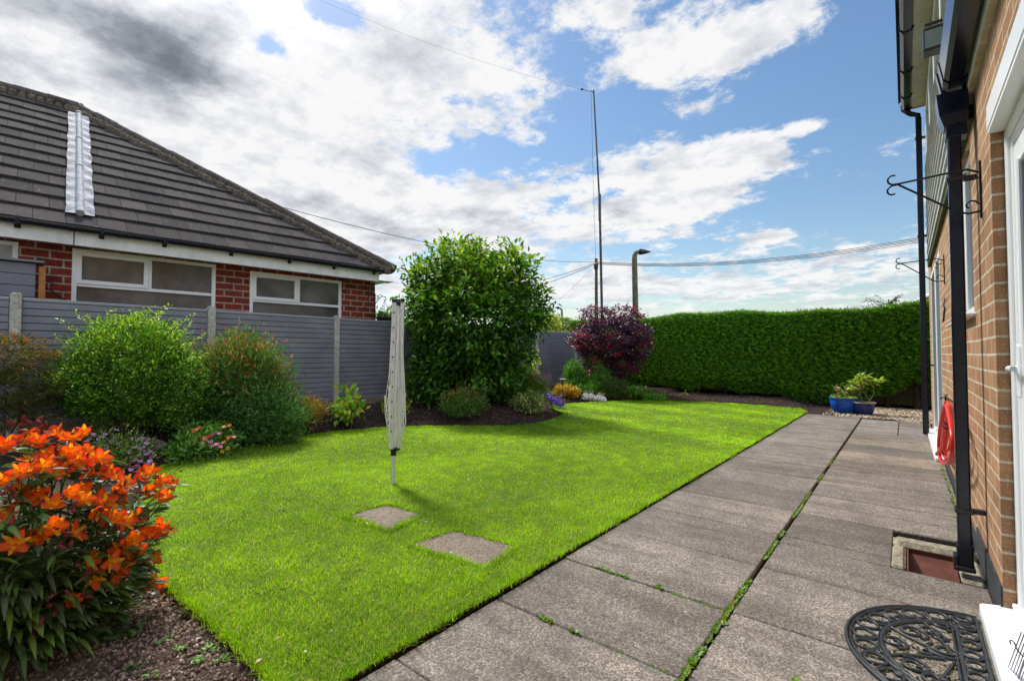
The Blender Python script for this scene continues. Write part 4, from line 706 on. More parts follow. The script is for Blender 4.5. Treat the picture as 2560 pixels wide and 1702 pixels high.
# 3 orange tipped shrub
shrub('orange_tipped_shrub', 'tall dense shrub with narrow leaves and orange red tips beside the green bush', 'shrub', bse(575, 6.5), [blob(455, 790, 680, 1010, 6.5, .85), blob(470, 772, 640, 900, 6.5), blob(520, 860, 698, 1030, 6.4), blob(450, 880, 600, 1030, 6.35), blob(600, 930, 690, 1020, 6.2)], 620, 60, .085, .07, .017, [(.05,.15,.035),(.075,.19,.05),(.03,.1,.025),(.1,.22,.07)], up=.45, hollow=.35, m='leafdull', tipcols=([(.38,.12,.05),(.4,.2,.07),(.28,.16,.05),(.2,.22,.05)], .5, .3), stems=20)
# 4,5,6 small plants by the fence
shrub('golden_shrub', 'small wispy golden orange shrub at the right foot of the orange tipped shrub', 'shrub', bse(712, 7.1), [blob(682, 912, 752, 985, 7.1)], 110, 26, .04, .035, .013, [(.38,.26,.02),(.45,.2,.03),(.22,.25,.03),(.1,.14,.02),(.16,.07,.03)], hollow=.3, stems=8)
t5 = bse(803, 7.6); shrub('leafy_plant', 'small loose plant with large yellow green leaves in front of a concrete fence post', 'plant', t5, [blob(776, 900, 832, 925, 7.6), blob(770, 925, 850, 965, 7.5)], 26, 11, .07, .1, .06, [(.12,.33,.03),(.2,.4,.03),(.42,.4,.03),(.09,.24,.02)], hollow=.2, up=.1, outw=.9, stems=14, fold=.1)
shrub('low_green_plant', 'low light green plant on the mulch behind the rotary clothes line', 'plant', bse(912, 8.), [blob(880, 920, 944, 955, 8.)], 50, 14, .05, .05, .025, [(.15,.28,.03),(.25,.36,.03),(.08,.17,.02)], hollow=.3, stems=6)
# 7 the big round tree
tb = (-6.53, 7.2, sz(-6.53, 7.2)-.02); tr = thing('round_tree', tb, 'broad round topped small tree with large glossy leaves beside the rotary clothes line', 'tree')
D7 = 9.6; bl7 = [blob(915, 605, 1262, 880, D7, .9), blob(985, 556, 1195, 740, D7, .95), blob(985, 550, 1110, 640, D7), blob(930, 600, 1060, 720, D7), blob(1080, 575, 1245, 700, D7), blob(935, 760, 1245, 915, D7, .9), blob(945, 800, 1120, 930, D7-.3), blob(1200, 650, 1268, 770, D7), blob(930, 660, 1250, 830, D7-.2), blob(1115, 585, 1222, 700, D7)]
P, out, ci = crown(bl7, 1050, 20, .1, .5, ragged=.06); n_ = len(P); c = palette(n_, [(.045,.13,.014),(.065,.19,.018),(.028,.08,.012),(.09,.23,.02),(.02,.055,.012)], [.28,.26,.2,.14,.12])*(1+rng.normal(0, .2, 1150)[ci])[:, None]
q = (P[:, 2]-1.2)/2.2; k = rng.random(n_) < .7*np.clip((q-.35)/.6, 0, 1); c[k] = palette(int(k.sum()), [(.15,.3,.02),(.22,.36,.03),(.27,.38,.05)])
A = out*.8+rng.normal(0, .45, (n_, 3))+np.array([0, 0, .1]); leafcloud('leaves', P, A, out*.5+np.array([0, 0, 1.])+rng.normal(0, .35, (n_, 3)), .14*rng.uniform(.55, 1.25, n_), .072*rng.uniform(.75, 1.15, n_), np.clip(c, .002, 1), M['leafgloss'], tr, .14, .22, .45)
# loose twigs reaching out of the crown
P, A, Nn = [], [], []; mb = MB()
for (x0, y0, x1, y1) in ((960,640,908,620),(950,660,922,592),(980,600,945,588),(1000,590,985,560),(1040,570,1022,546),(1110,580,1150,548),(1060,565,1075,550),(1200,640,1236,612),(1190,620,1190,575),(1230,690,1256,640),(1225,700,1268,690),(1230,730,1275,712),(1230,760,1262,745),(930,690,903,685),(935,720,905,700),(1210,800,1250,782),(1160,590,1180,578)):
    p0, p1 = at(x0, y0, D7), at(x1, y1, D7+rnd.uniform(-.3, .3)); mb.tube([p0, p0.lerp(p1, .5)+Vector((0, 0, .04)), p1], [.008, .005, .003], 5)
    for k in range(12): s_ = (k+1)/12; p = p0.lerp(p1, s_); P.append(tuple(p)); A.append(tuple((p1-p0).normalized()*.5+Vector([rnd.gauss(0, .6) for _ in range(3)]))); Nn.append((rnd.gauss(0, .3), rnd.gauss(0, .3), 1))
leafcloud('outer_leaves', np.array(P), np.array(A), np.array(Nn), .12, .055, palette(len(P), [(.1,.24,.02),(.2,.34,.03),(.07,.18,.02)]), M['leafgloss'], tr, .14, .2, .45); mb.build('twigs', M['bark'], tr)
fk = Vector(tb)+Vector((.05, 0, .75)); mb = MB(); mb.tube([tb, Vector(tb)+Vector((.03, .02, .35)), fk, fk+Vector((0, 0, .3))], [.07, .055, .05, .04], 10); mb.build('trunk', M['bark'], tr)
tips = [tuple(Vector(bl7[0][0])+Vector(unit(1)[0])*1.25) for _ in range(26)]; branches(fk, tips, .03, .005, 26, .2, parent=tr)
branches(Vector(tb)+Vector((-.5, -.3, .0)), [tuple(Vector(bl7[0][0])+Vector(unit(1)[0])*1.1) for _ in range(10)], .03, .006, 10, .15, parent=tr, name='side_stems')
# 8-11
shrub('laurel_shrub', 'low dark glossy evergreen shrub at the left foot of the round tree', 'shrub', bse(1000, 9.2), [blob(938, 842, 1015, 930, 9.2), blob(985, 870, 1060, 938, 9.2)], 190, 18, .06, .09, .04, [(.035,.09,.015),(.06,.15,.02),(.02,.05,.01),(.13,.24,.03)], m='leafgloss', stems=10, up=.5)
shrub('dwarf_evergreen', 'small domed evergreen shrub with orange new shoots in front of the round tree', 'shrub', bse(1067, 8.35), [blob(1010, 897, 1125, 962, 8.35), blob(1030, 915, 1105, 972, 8.2)], 230, 22, .04, .055, .016, [(.08,.17,.04),(.12,.23,.06),(.045,.1,.025)], tipcols=([(.42,.2,.07),(.3,.24,.07)], .4, .3), stems=8, up=.6)
shrub('shade_plants', 'dark leafy plants under the right side of the round tree', 'plant', bse(1175, 9.3), [blob(1130, 880, 1200, 935, 9.4), blob(1160, 850, 1225, 910, 9.8)], 130, 18, .06, .07, .03, [(.03,.08,.015),(.05,.12,.02),(.09,.17,.03)], stems=5)
shrub('variegated_shrub', 'low shrub with pale edged leaves and brown stems at the tip of the border', 'shrub', bse(1215, 9.0), [blob(1178, 905, 1258, 955, 9.0)], 150, 18, .04, .055, .022, [(.1,.2,.05),(.5,.55,.36),(.05,.11,.02),(.28,.36,.14),(.3,.16,.08)], [.3,.17,.25,.18,.1], stems=8)
# pink spires
ps = bse(1228, 9.9); tps = shrub('spired_plant', 'green clump with upright pink flower spikes right of the round tree', 'plant', ps, [blob(1192, 862, 1262, 925, 9.9)], 190, 24, .05, .07, .008, [(.13,.24,.05),(.22,.32,.07),(.07,.14,.03)], stems=10, up=.9)
Q, QC = [], []; mb = MB()
for (x0, y0, x1, y1) in ((1215,880,1198,845),(1220,880,1207,838),(1222,880,1216,842),(1228,880,1225,850),(1232,885,1232,850),(1236,885,1240,848),(1240,885,1247,855),(1244,890,1255,862),(1246,892,1266,858),(1248,895,1268,866),(1212,880,1204,852),(1226,880,1221,858),(1238,888,1250,868),(1230,880,1236,862),(1218,878,1212,858),(1250,900,1262,885)):
    p0, p1 = at(x0, y0, 9.85), at(x1, y1, 9.85+rnd.uniform(-.2, .2)); mb.tube([p0, p1], [.005, .002], 5)
    for k in range(60): s_ = .25+.75*rnd.random(); p = p0.lerp(p1, s_)+Vector([rnd.gauss(0, .014) for _ in range(3)]); Q.append(tuple(p)); QC.append((.5,.16,.42) if rnd.random() < .6 else (.38,.2,.3))
leafcloud('flower_spikes', np.array(Q), unit(len(Q)), unit(len(Q)), .026, .016, np.array(QC)*rng.uniform(.7, 1.3, (len(Q), 1)), M['pinkpetal'], tps); mb.build('flower_stems', M['bark'], tps)
shrub('yellow_leaved_sprig', 'bright yellow green leafy shrub tucked behind the pink spikes', 'shrub', bse(1228, 10.2), [blob(1212, 812, 1242, 850, 10.2), blob(1200, 838, 1236, 880, 10.2)], 40, 12, .04, .07, .04, [(.45,.5,.02),(.3,.45,.03),(.18,.32,.03)], stems=4)
# flower clumps
def clump(name, lab, cat, base, blobs_, nl, lcol, fname, fl, m='pinkpetal', leaf=(.035, .018), group=None, fpetal=(.013, .012), nf=5, stems=True, lm='leaf'):
    """leafy mound with separate small flowers; fl: list of (point, colour, facing)"""
    t = shrub(name, lab, cat, base, blobs_, max(nl//20, 4), 20, .045, leaf[0], leaf[1], lcol, hollow=.35, stems=6, r0=.006, m=lm)
    for p, c, sc_f in fl:
        p = Vector(p); f = (CAM-p).normalized()*.7+Vector((rnd.gauss(0, .3), rnd.gauss(0, .3), .8)); f.normalize(); u = f.orthogonal().normalized(); w = f.cross(u); V, C_ = [], []; a0 = rnd.random()*6
        for k in range(nf):
            a = a0+k*2*math.pi/nf; d = u*math.cos(a)+w*math.sin(a); e = f.cross(d); L = fpetal[0]*sc_f*rnd.uniform(.85, 1.15); W = fpetal[1]*sc_f; V += [p, p+d*L*.65+e*W/2+f*L*.2, p+d*L+f*L*.12, p+d*L*.65-e*W/2+f*L*.2]; j = rnd.uniform(.8, 1.2); C_ += [tuple(q_*.6 for q_ in c)]+[tuple(q_*j for q_ in c)]*3
        i = np.arange(nf)*4; npmesh(fname, np.array([tuple(v) for v in V]), np.concatenate([np.stack([i, i+1, i+2], 1), np.stack([i, i+2, i+3], 1)]), M[m], t, np.array(C_))
    return t
mv = (.62,.3,.62); fl = []
for (x, y) in ((243,1000),(236,1006),(228,1010),(268,990),(258,1018),(272,1022),(262,1012),(250,1028),(242,1035),(276,1030),(285,1038),(300,1012),(308,1009),(316,1012),(330,1010),(326,1018),(337,1020),(340,1012),(318,1026),(312,1030),(322,1034),(330,1030),(328,1040),(338,1045),(344,1038),(320,1050),(300,1040),(290,1050),(310,1058),(322,1062),(330,1066),(316,1075),(296,1062),(286,1068),(340,1070),(336,1082),(345,1062),(302,1080),(312,1088),(322,1092),(350,1052),(348,1076),(215,1000),(222,1020),(205,1012),(226,1032),(210,1028)):
    p = at(x, y, 4.95+(1045-y)*.004+rnd.uniform(-.1, .1)); fl.append((p, (.8,.42,.76) if rnd.random() < .7 else (.85,.62,.84), 2.1))
clump('pink_flowering_clump', 'loose clump of many small lilac pink flowers behind the orange lilies', 'flowers', bse(290, 5.0), [blob(205, 1000, 345, 1080, 5.0), blob(275, 1020, 345, 1095, 4.9)], 1900, [(.07,.16,.03),(.12,.23,.05),(.04,.09,.02),(.25,.3,.1)], 'flower', fl, leaf=(.04, .02))
fl = []
for (x, y, c) in ((484,1003,2),(488,1000,0),(504,998,0),(474,1012,0),(486,1017,0),(467,1021,0),(478,1026,0),(492,1026,0),(508,1028,0),(515,1018,1),(470,1008,1),(452,1007,2),(447,1012,0),(446,992,1),(458,985,1),(452,989,1),(516,982,1),(528,979,1),(526,1007,1),(512,1040,3),(524,1032,3),(538,1006,1),(499,1022,0)):
    p = at(x, y, 5.25+rnd.uniform(-.1, .1)); fl.append((p, [(.85,.22,.52),(.8,.22,.02),(.8,.04,.03),(.8,.42,.02)][c], 2.0))
clump('mixed_flower_clump', 'leafy green clump with bright pink and orange flowers beside the mossy rock', 'flowers', bse(455, 5.35), [blob(385, 1000, 545, 1055, 5.35), blob(410, 975, 520, 1045, 5.45), blob(375, 1020, 440, 1060, 5.3)], 3000, [(.05,.15,.02),(.08,.21,.03),(.03,.08,.015),(.12,.26,.05)], 'flower', fl, leaf=(.045, .022))
rk = bse(357, 5.45); rt = Vector(at(357, 1034, 5.45)); m = MB(); bmk = []
import bmesh
b_ = bmesh.new(); bmesh.ops.create_icosphere(b_, subdivisions=3, radius=1)
for v in b_.verts: v.co *= 1+.22*noise.noise(v.co*1.7)+.07*noise.noise(v.co*5); v.co = Vector((v.co.x*.125, v.co.y*.12, v.co.z*.12))
m.add([tuple(rt+v.co) for v in b_.verts], [tuple(v.index for v in f.verts) for f in b_.faces], 0, False); b_.free(); tag(m.build('rock', M['rock']), 'single rough brown rock on the soil between the two flower clumps', 'rock')
fl = [(at(1250+48*(u:=rnd.random())+rnd.gauss(0, 2), 903+26*u+rnd.uniform(-4, 12), 10.3+rnd.uniform(-.15, .15)), (.2,.05,.72) if rnd.random() < .7 else (.32,.14,.85), 2.2) for _ in range(95)]
clump('purple_flower_clump', 'low mound of vivid purple flowers at the lawn edge', 'flowers', bse(1275, 10.35), [blob(1250, 903, 1278, 930, 10.35), blob(1268, 915, 1300, 938, 10.3)], 700, [(.05,.14,.02),(.15,.05,.5),(.09,.2,.04)], 'flower', fl, fpetal=(.014, .014))
fl = [(at(1343+52*(u:=rnd.random()), 907+8*u+rnd.uniform(-2, 10), 11.6+rnd.uniform(-.15, .15)), (.72,.7,.78), 2.0) for _ in range(95)]
clump('white_flower_clump', 'low strip of white flowers at the edge of the far bed', 'flowers', bse(1370, 11.6), [blob(1343, 906, 1370, 921, 11.6), blob(1366, 910, 1396, 927, 11.6)], 420, [(.5,.5,.55),(.12,.2,.1),(.3,.33,.3)], 'flower', fl, fpetal=(.014, .014))
shrub('orange_leaved_plant', 'low plant with yellow orange leaves beside the bird dish', 'plant', bse(1305, 11.9), [blob(1278, 890, 1310, 912, 11.9), blob(1300, 892, 1334, 916, 11.9)], 100, 16, .045, .06, .035, [(.42,.26,.02),(.5,.33,.03),(.3,.3,.03),(.4,.14,.03),(.14,.2,.03)], stems=5)
bd = thing('bird_dish', tuple(onZ(1295, 926, .04)), 'small pale dish on a thin green stake in the far bed', 'bird bath'); m = MB(); dc = at(1296, 874, 10.85); m.lathe(dc, [(.0, 0), (.07, .0), (.088, .018), (.08, .02), (.0, .008)], 20); m.build('dish', mat('pale_dish', (.5,.49,.47), .5)[0], bd); m = MB(); m.tube([onZ(1295, 926, .02), dc], .009, 6); m.build('stake', mat('green_stake', (.06,.14,.1), .5)[0], bd)
shrub('climbing_shrub', 'leafy mid green shrub under the left side of the purple maple', 'shrub', bse(1345, 12.5), [blob(1293, 868, 1400, 920, 12.5), blob(1300, 838, 1345, 890, 12.6), blob(1312, 828, 1326, 870, 12.7), blob(1362, 845, 1400, 900, 12.5)], 420, 24, .06, .07, .03, [(.06,.19,.03),(.1,.27,.04),(.035,.11,.02)], m='leaf', stems=8, up=.6)
shrub('rounded_evergreen', 'rounded dark olive evergreen shrub below the purple maple', 'shrub', bse(1410, 12.2), [blob(1380, 872, 1440, 918, 12.2)], 180, 24, .045, .07, .018, [(.07,.13,.03),(.1,.17,.05),(.04,.08,.02)], m='leafdull', stems=6)
fl = [(at(x, y, 12.2), (.8,.42,.62), 2.2) for x, y in ((1466,893),(1470,890),(1474,897),(1478,899),(1482,903),(1478,906),(1490,902),(1494,906),(1466,900),(1487,890),(1497,909),(1472,904))]
clump('ground_cover', 'spreading bright green ground cover with a few pale pink flowers below the hedge', 'ground cover', bse(1480, 12.2), [blob(1440, 892, 1490, 918, 12.3), blob(1480, 905, 1532, 928, 12.0), blob(1440, 895, 1465, 918, 12.4)], 3000, [(.09,.26,.02),(.14,.34,.03),(.05,.14,.02)], 'flower', fl, leaf=(.05, .03))
for (x, y, w, h, dep, lab) in ((1573,913,30,10,12.6,'left one of two small grey green rosettes at the foot of the hedge'),(1600,911,26,12,12.9,'right one of two small grey green rosettes at the foot of the hedge')):
    shrub('rosette_plant', lab, 'plant', bse(x, dep), [blob(x-w/2, y-h/2, x+w/2, y+h/2+3, dep)], 14, 10, .04, .07, .03, [(.13,.2,.1),(.2,.26,.15),(.25,.14,.09)], group='small rosettes under the hedge', stems=0)
for (x, y, lab) in ((2020-0,0,''),): pass
for (x, y, dep, lab) in ((1858,908,11.6,'tiny green seedling left of the blue pots'),(1884,908,11.5,'wider dark green seedling touching the bright blue pot')):
    shrub('seedling', lab, 'plant', bse(x, dep), [blob(x-10, y-8, x+10, y+7, dep)], 8, 8, .03, .06, .03, [(.05,.15,.03),(.08,.2,.04)], group='seedlings in the far bed', stems=0)
# ------------------------------------------------------------------ purple maple
mb_ = bse(1408, 13.2); mp = thing('purple_maple', mb_, 'spreading dark purple red maple in front of the hedge corner', 'tree')
DM = 13.1; blm = [blob(1318, 722, 1490, 830, DM), blob(1335, 698, 1420, 760, DM), blob(1400, 700, 1478, 760, DM), blob(1312, 755, 1400, 810, DM), blob(1340, 780, 1420, 875, DM), blob(1420, 770, 1502, 835, DM), blob(1395, 800, 1480, 872, DM), blob(1440, 745, 1500, 800, DM)]
P, out, ci = crown(blm, 720, 26, .075, .4, flat=.45); n_ = len(P); c = palette(n_, [(.035,.02,.045),(.05,.024,.05),(.1,.06,.11),(.022,.014,.03),(.17,.12,.2)], [.3,.25,.2,.15,.1]); k = rng.random(n_) < .16; kk = (rng.random(720) < .16)[ci]; c[k & kk] = 0; c[kk] = palette(int(kk.sum()), [(.35,.02,.03),(.2,.02,.035),(.12,.03,.05)]); c = np.clip(c, .004, 1)
A = out*.8*np.array([1,1,.4])+rng.normal(0, .5, (n_, 3))*np.array([1,1,.5])+np.array([0,0,-.2]); leafcloud('leaves', P, A, np.array([0,0,1.])+rng.normal(0, .5, (n_, 3)), .085*rng.uniform(.6, 1.2, n_), .035, c, M['redleaf'], mp, .1, .15)
mb = MB(); fk = Vector(mb_)+Vector((0, 0, .5)); mb.tube([mb_, fk, fk+Vector((.1, 0, .25))], [.06, .045, .035], 8); mb.build('trunk', M['bark'], mp); branches(fk, [tuple(Vector(blm[i % 8][0])+Vector(unit(1)[0])*.3) for i in range(20)], .025, .004, 20, .15, parent=mp)
# ------------------------------------------------------------------ hedge
HY = 13.45; HX0, HX1 = -8.6, 2.2; hdg = thing('conifer_hedge', (-2., HY+.6, .0), 'tall clipped dark green conifer hedge across the far end of the garden', 'hedge')
def hz(x): return 2.26+.05*math.sin(x*1.1)+.025*math.sin(x*3.7+1)
def hbot(x): return np.interp(x, [-9,-6,-4,-3.2,-2.4,-1.6,-1.,-.5,.1,.6,2.5], [.25,.2,.22,.2,.08,.02,.05,.22,.46,.42,.35])+.05*np.sin(x*4.3)+.03*np.sin(x*9.7)
nxh, nzh = 220, 44; gx = np.linspace(HX0, HX1, nxh); V = []
for j in range(nzh):
    for x in gx:
        z0_, z1_ = float(hbot(x))+.06, hz(x)-.05; z = z0_+(z1_-z0_)*j/(nzh-1); V.append((x, HY+.1+.05*noise.noise(Vector((x*2.2, z*2.2, 0)))+.03*noise.noise(Vector((x*6, z*9, 2)))+.12*max(0, 1-(z-z0_)/.25), z))
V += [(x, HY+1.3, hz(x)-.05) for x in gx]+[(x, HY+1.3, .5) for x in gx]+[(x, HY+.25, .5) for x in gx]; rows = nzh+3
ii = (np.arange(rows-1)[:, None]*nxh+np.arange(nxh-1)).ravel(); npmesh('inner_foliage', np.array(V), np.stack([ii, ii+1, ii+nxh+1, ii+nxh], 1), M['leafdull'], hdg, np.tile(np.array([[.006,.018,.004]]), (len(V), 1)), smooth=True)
n_ = 150000; x = rng.uniform(HX0, HX1, n_); q = rng.random(n_)**.92; zt = 2.26+.05*np.sin(x*1.1)+.025*np.sin(x*3.7+1); zb = hbot(x); z = zb+(zt-zb)*q+rng.normal(0, .012, n_)
nz = np.array([noise.noise((a*2.2, b*2.2, 0)) for a, b in zip(x, z)]); nf = np.array([noise.noise((a*11+b*5, b*27, 2)) for a, b in zip(x, z)]); bot = np.clip(1-(z-zb)/.3, 0, 1)
y = HY+.03*nz-.055*nf+.14*bot+rng.normal(0, .016, n_); A = np.stack([-.55+rng.normal(0, .35, n_), -.55+rng.normal(0, .25, n_), .22+rng.normal(0, .3, n_)], 1); Nn = np.stack([rng.normal(0, .3, n_), -.75+rng.normal(0, .3, n_), .8+rng.normal(0, .2, n_)], 1)
tt = np.clip(.47+nf*1.3+rng.normal(0, .22, n_), 0, 1)[:, None]; c = (1-tt)*np.array([.045,.165,.018])+tt*np.array([.27,.6,.035]); leafcloud('foliage', np.stack([x, y, z], 1), A, Nn, .06*rng.uniform(.6, 1.2, n_), .016, c, M['leafdull'], hdg, .1, .05)
n_ = 26000; x = rng.uniform(HX0, HX1, n_); y = HY+rng.uniform(-.02, 1.25, n_)**1.; zt = 2.25+.05*np.sin(x*1.1)+.025*np.sin(x*3.7+1); P = np.stack([x, y, zt-.05+rng.normal(0, .02, n_)], 1); A = np.stack([rng.normal(-.1, .6, n_), rng.normal(-.1, .5, n_), np.full(n_, .7)], 1)
leafcloud('top_growth', P, A, unit(n_)+np.array([0, -.5, .5]), .11*rng.uniform(.4, 1.3, n_), .016, palette(n_, [(.12,.25,.02),(.2,.34,.03),(.07,.17,.015),(.16,.15,.04)], [.35,.25,.3,.1]), M['leafdull'], hdg, .1)
# stray shoots on top
P, A, C_ = [], [], []
def shoot(x0, z0, dx, dz, n_s, wv=1.):
    for k in range(n_s): s_ = k/n_s; P.append((x0+dx*s_, HY+.25+rnd.gauss(0, .02), z0+dz*s_-.08*wv*s_*s_)); A.append((dx*.5+rnd.gauss(0, .35)*abs(dz+dx), rnd.gauss(0, .2), .5*dz+rnd.gauss(.05, .2))); C_.append((.06,.12,.03) if rnd.random() < .6 else (.15,.12,.05))
for _ in range(60): xx = rnd.uniform(-6, 1); shoot(xx, hz(xx)-.02, rnd.uniform(-.16, .1), rnd.uniform(.05, .14), 14)
for k in range(12): shoot(-.28, 2.28, rnd.uniform(-.5, .35), rnd.uniform(.02, .32), 34)
for xx in (-5.6, -5.5, -5.35, -5.25, -5.7): shoot(xx, 2.1, rnd.uniform(.0, .3), rnd.uniform(.1, .35), 30)
leafcloud('stray_shoots', np.array(P), np.array(A), unit(len(P)), .07, .012, np.array(C_), M['leafdull'], hdg)
for i, x in enumerate((-6.4, -5.2, -3.85, -2.6, -1.5, -.35, .18, 1.)): m = MB(); yb = HY+.55+rnd.uniform(-.1, .1); m.tube([(x, yb, -.02), (x+rnd.uniform(-.04, .04), yb, .3), (x+rnd.uniform(-.1, .1), yb+.05, .8)], [.075 if i > 5 else .055, .06 if i > 5 else .045, .04], 9); m.build('trunk', M['bark'], hdg)
wl = MB(); wl.box(-9., 2.4, HY+1.25, HY+1.33, -.1, .6, 0, .01); tag(wl.build('low_wall', M['board']), 'low dark kerb wall behind the trunks of the hedge', 'wall')
# ------------------------------------------------------------------ pots
p1 = onZ(1942, 952, 0); p1.y += .16; pt1 = thing('plant_pot', (p1.x, p1.y, 0), 'larger bright blue glazed round pot at the end of the path', 'pot', 'blue plant pots at the end of the path'); s_ = 2.
m = MB(); h = .31; rr = .245; m.lathe(p1, [(.0, .0), (rr*.66, .0), (rr*.7, .01), (rr*.88, h*.3), (rr*.98, h*.62), (rr*.97, h*.84), (rr*.93, h*.88), (rr*1.02, h*.9), (rr*1.03, h*.98), (rr*.98, h), (rr*.9, h*.97), (rr*.88, h*.8)], 40); pb_ = m.build('glazed_body', M['bluegl'], pt1); m = MB(); m.lathe(p1, [(.0, h*.9), (rr*.89, h*.9)], 30); m.build('compost', M['soil'], pt1)
p2_ = onZ(1987, 955, 0); p2_.y += .1; p2_.x += .01; pt2 = thing('plant_pot', (p2_.x, p2_.y, 0), 'smaller dark blue ribbed pot with a tan rim at the end of the path', 'pot', 'blue plant pots at the end of the path')
m = MB(); h2 = .245; r2 = .185; m.lathe(p2_, [(.0, 0), (r2*.6, 0), (r2*.68, .012), (r2*.86, h2*.35), (r2*.94, h2*.66), (r2*.93, h2*.8)], 80, 0, lambda i, a: 1+(.03 if 1 < i < 5 else 0)*math.cos(a*20)); m.build('ribbed_body', M['bluedk'], pt2)
m = MB(); m.lathe(p2_, [(r2*.92, h2*.8), (r2*.96, h2*.86), (r2*1.07, h2*.9)], 40); m.build('collar', M['bluedk'], pt2); m = MB(); m.lathe(p2_, [(r2*1.07, h2*.9), (r2*1.09, h2*.98), (r2*1.02, h2), (r2*.92, h2*.96), (0, h2*.93)], 40); m.build('rim', M['potrim'], pt2)
dp1 = (p1-CAM).dot(cF); dp2 = (p2_-CAM).dot(cF)
pl = thing('potted_plant', (p1.x, p1.y, h), 'mossy potted plant with red stems and glossy leaves in the bright blue pot', 'plant'); n_ = 1300; a = rng.uniform(0, 6.28, n_); r_ = rr*.92*np.sqrt(rng.random(n_)); P = np.stack([p1.x+r_*np.cos(a), p1.y+r_*np.sin(a), np.full(n_, h-.02)+rng.uniform(0, .03, n_)], 1); leafcloud('moss', P, unit(n_)+np.array([0, 0, .6]), unit(n_), .035, .014, palette(n_, [(.3,.38,.03),(.4,.45,.05),(.2,.3,.03)]), M['leaf'], pl)
P, A, Nn = [], [], []; mb = MB(); b0 = Vector((p1.x, p1.y, h-.03))
for (x0, y0, pts) in ((1945,922,((1938,905),(1925,893))),(1948,922,((1950,900),(1948,885))),(1950,922,((1962,900),(1970,885))),(1946,922,((1944,912),(1936,908))),(1955,922,((1962,912),(1966,898))),(1930,922,((1926,915),(1922,912))),(1948,922,((1954,908),(1958,890))),(1952,920,((1970,908),(1982,892)))):
    q = [at(x0, y0, dp1)]+[at(x, y, dp1+rnd.uniform(-.1, .1)) for x, y in pts]; mb.tube(q, [.009, .007, .004], 6)
    for k in range(30): s_ = rnd.uniform(.3, 1.08); p = q[0].lerp(q[1], s_*2) if s_ < .5 else q[1].lerp(q[2], s_*2-1); P.append(tuple(p+Vector([rnd.gauss(0, .02) for _ in range(3)]))); v = Vector([rnd.gauss(0, 1) for _ in range(3)]); v.z = abs(v.z)*.3; A.append(tuple(v)); Nn.append((rnd.gauss(0, .3), rnd.gauss(0, .3), 1))
leafcloud('leaves', np.array(P), np.array(A), np.array(Nn), .085, .035, palette(len(P), [(.08,.2,.05),(.15,.28,.1),(.05,.12,.03),(.4,.46,.32),(.3,.04,.03)], [.32,.3,.2,.1,.08]), M['leafgloss'], pl, .12, .2); mb.build('stems', mat('red_stem', (.3,.05,.03), .6)[0], pl)
pl = thing('potted_shrub', (p2_.x, p2_.y, h2), 'taller open branched plant with yellow green leaves in the dark ribbed pot', 'plant'); P, A, Nn = [], [], []; mb = MB(); bt = (1987, 934)
B_ = [((1985,936),(1984,918),(1979,905),(1983,890),(1981,872)),((1990,936),(2002,922),(1992,908),(1984,892),(1992,878)),((1994,934),(2002,922),(2012,908),(2012,892),(2006,876)),((2012,895),(2018,885),(2022,874)),((1983,892),(1975,886),(1968,878)),((1984,890),(1990,876),(1996,866)),((2012,892),(2008,884),(2000,880)),((1981,900),(1970,898),(1962,893)),((1984,886),(1979,872),(1985,864))]
for br in B_:
    q = [at(x, y, dp2+rnd.uniform(-.05, .05)) for x, y in br]; mb.tube(q, [.013-.009*i/(len(q)-1) if len(q) > 3 else .005 for i in range(len(q))], 7)
    for e_ in (q[-1], q[-1].lerp(q[-2], .5)):
        for k in range(14): v = Vector([rnd.gauss(0, 1) for _ in range(3)]); v.z = abs(v.z)*.35-.1; P.append(tuple(e_+v*.012)); A.append(tuple(v)); Nn.append((rnd.gauss(0, .3), rnd.gauss(0, .3), 1))
leafcloud('leaves', np.array(P), np.array(A), np.array(Nn), .12, .035, palette(len(P), [(.22,.34,.04),(.34,.44,.06),(.12,.22,.03),(.4,.45,.25)], [.35,.3,.25,.1]), M['leafgloss'], pl, .1, .15); mb.build('branches', speck('green_stem', (.12,.13,.05), (.26,.22,.12), 20, .7, .3, .002), pl)
# ------------------------------------------------------------------ rotary clothes line
rb = onZ(905, 1117, 0); rd = thing('rotary_clothes_line', (rb.x, rb.y, 0), 'folded aluminium rotary clothes line with slack white cords standing in the lawn', 'clothes line'); DZ = (rb-CAM).dot(cF)
def rp(x, y, d=0.): return at(x, y, DZ+d)          # readings taken on the dryer's own vertical plane
def cxy(x, y, d=0.): return rp((900+x/3.015)/S, (720+y/3.015)/S, d)
m = MB(); m.tube([cxy(248, 1494), cxy(253, 1240)], .0205, 14); m.tube([cxy(253, 1245), cxy(291, 120)], .011, 12); m.build('pole', M['alu'], rd)
m = MB(); m.tube([cxy(252, 1258), cxy(254, 1212)], .027, 14); hb2 = MB()
for x, d in ((222, -.02), (303, -.01), (240, -.045), (275, .04)): m.tube([cxy(254, 1222), cxy(x, 1205, d)], .015, 8)
m.tube([cxy(291, 132), cxy(293, 106)], [.02, .02], 10); m.build('hub', M['black'], rd)
ARM = ((235, 259, .036, -.04), (297, 322, .03, -.01), (266, 284, .012, .04), (283, 297, .012, .06))
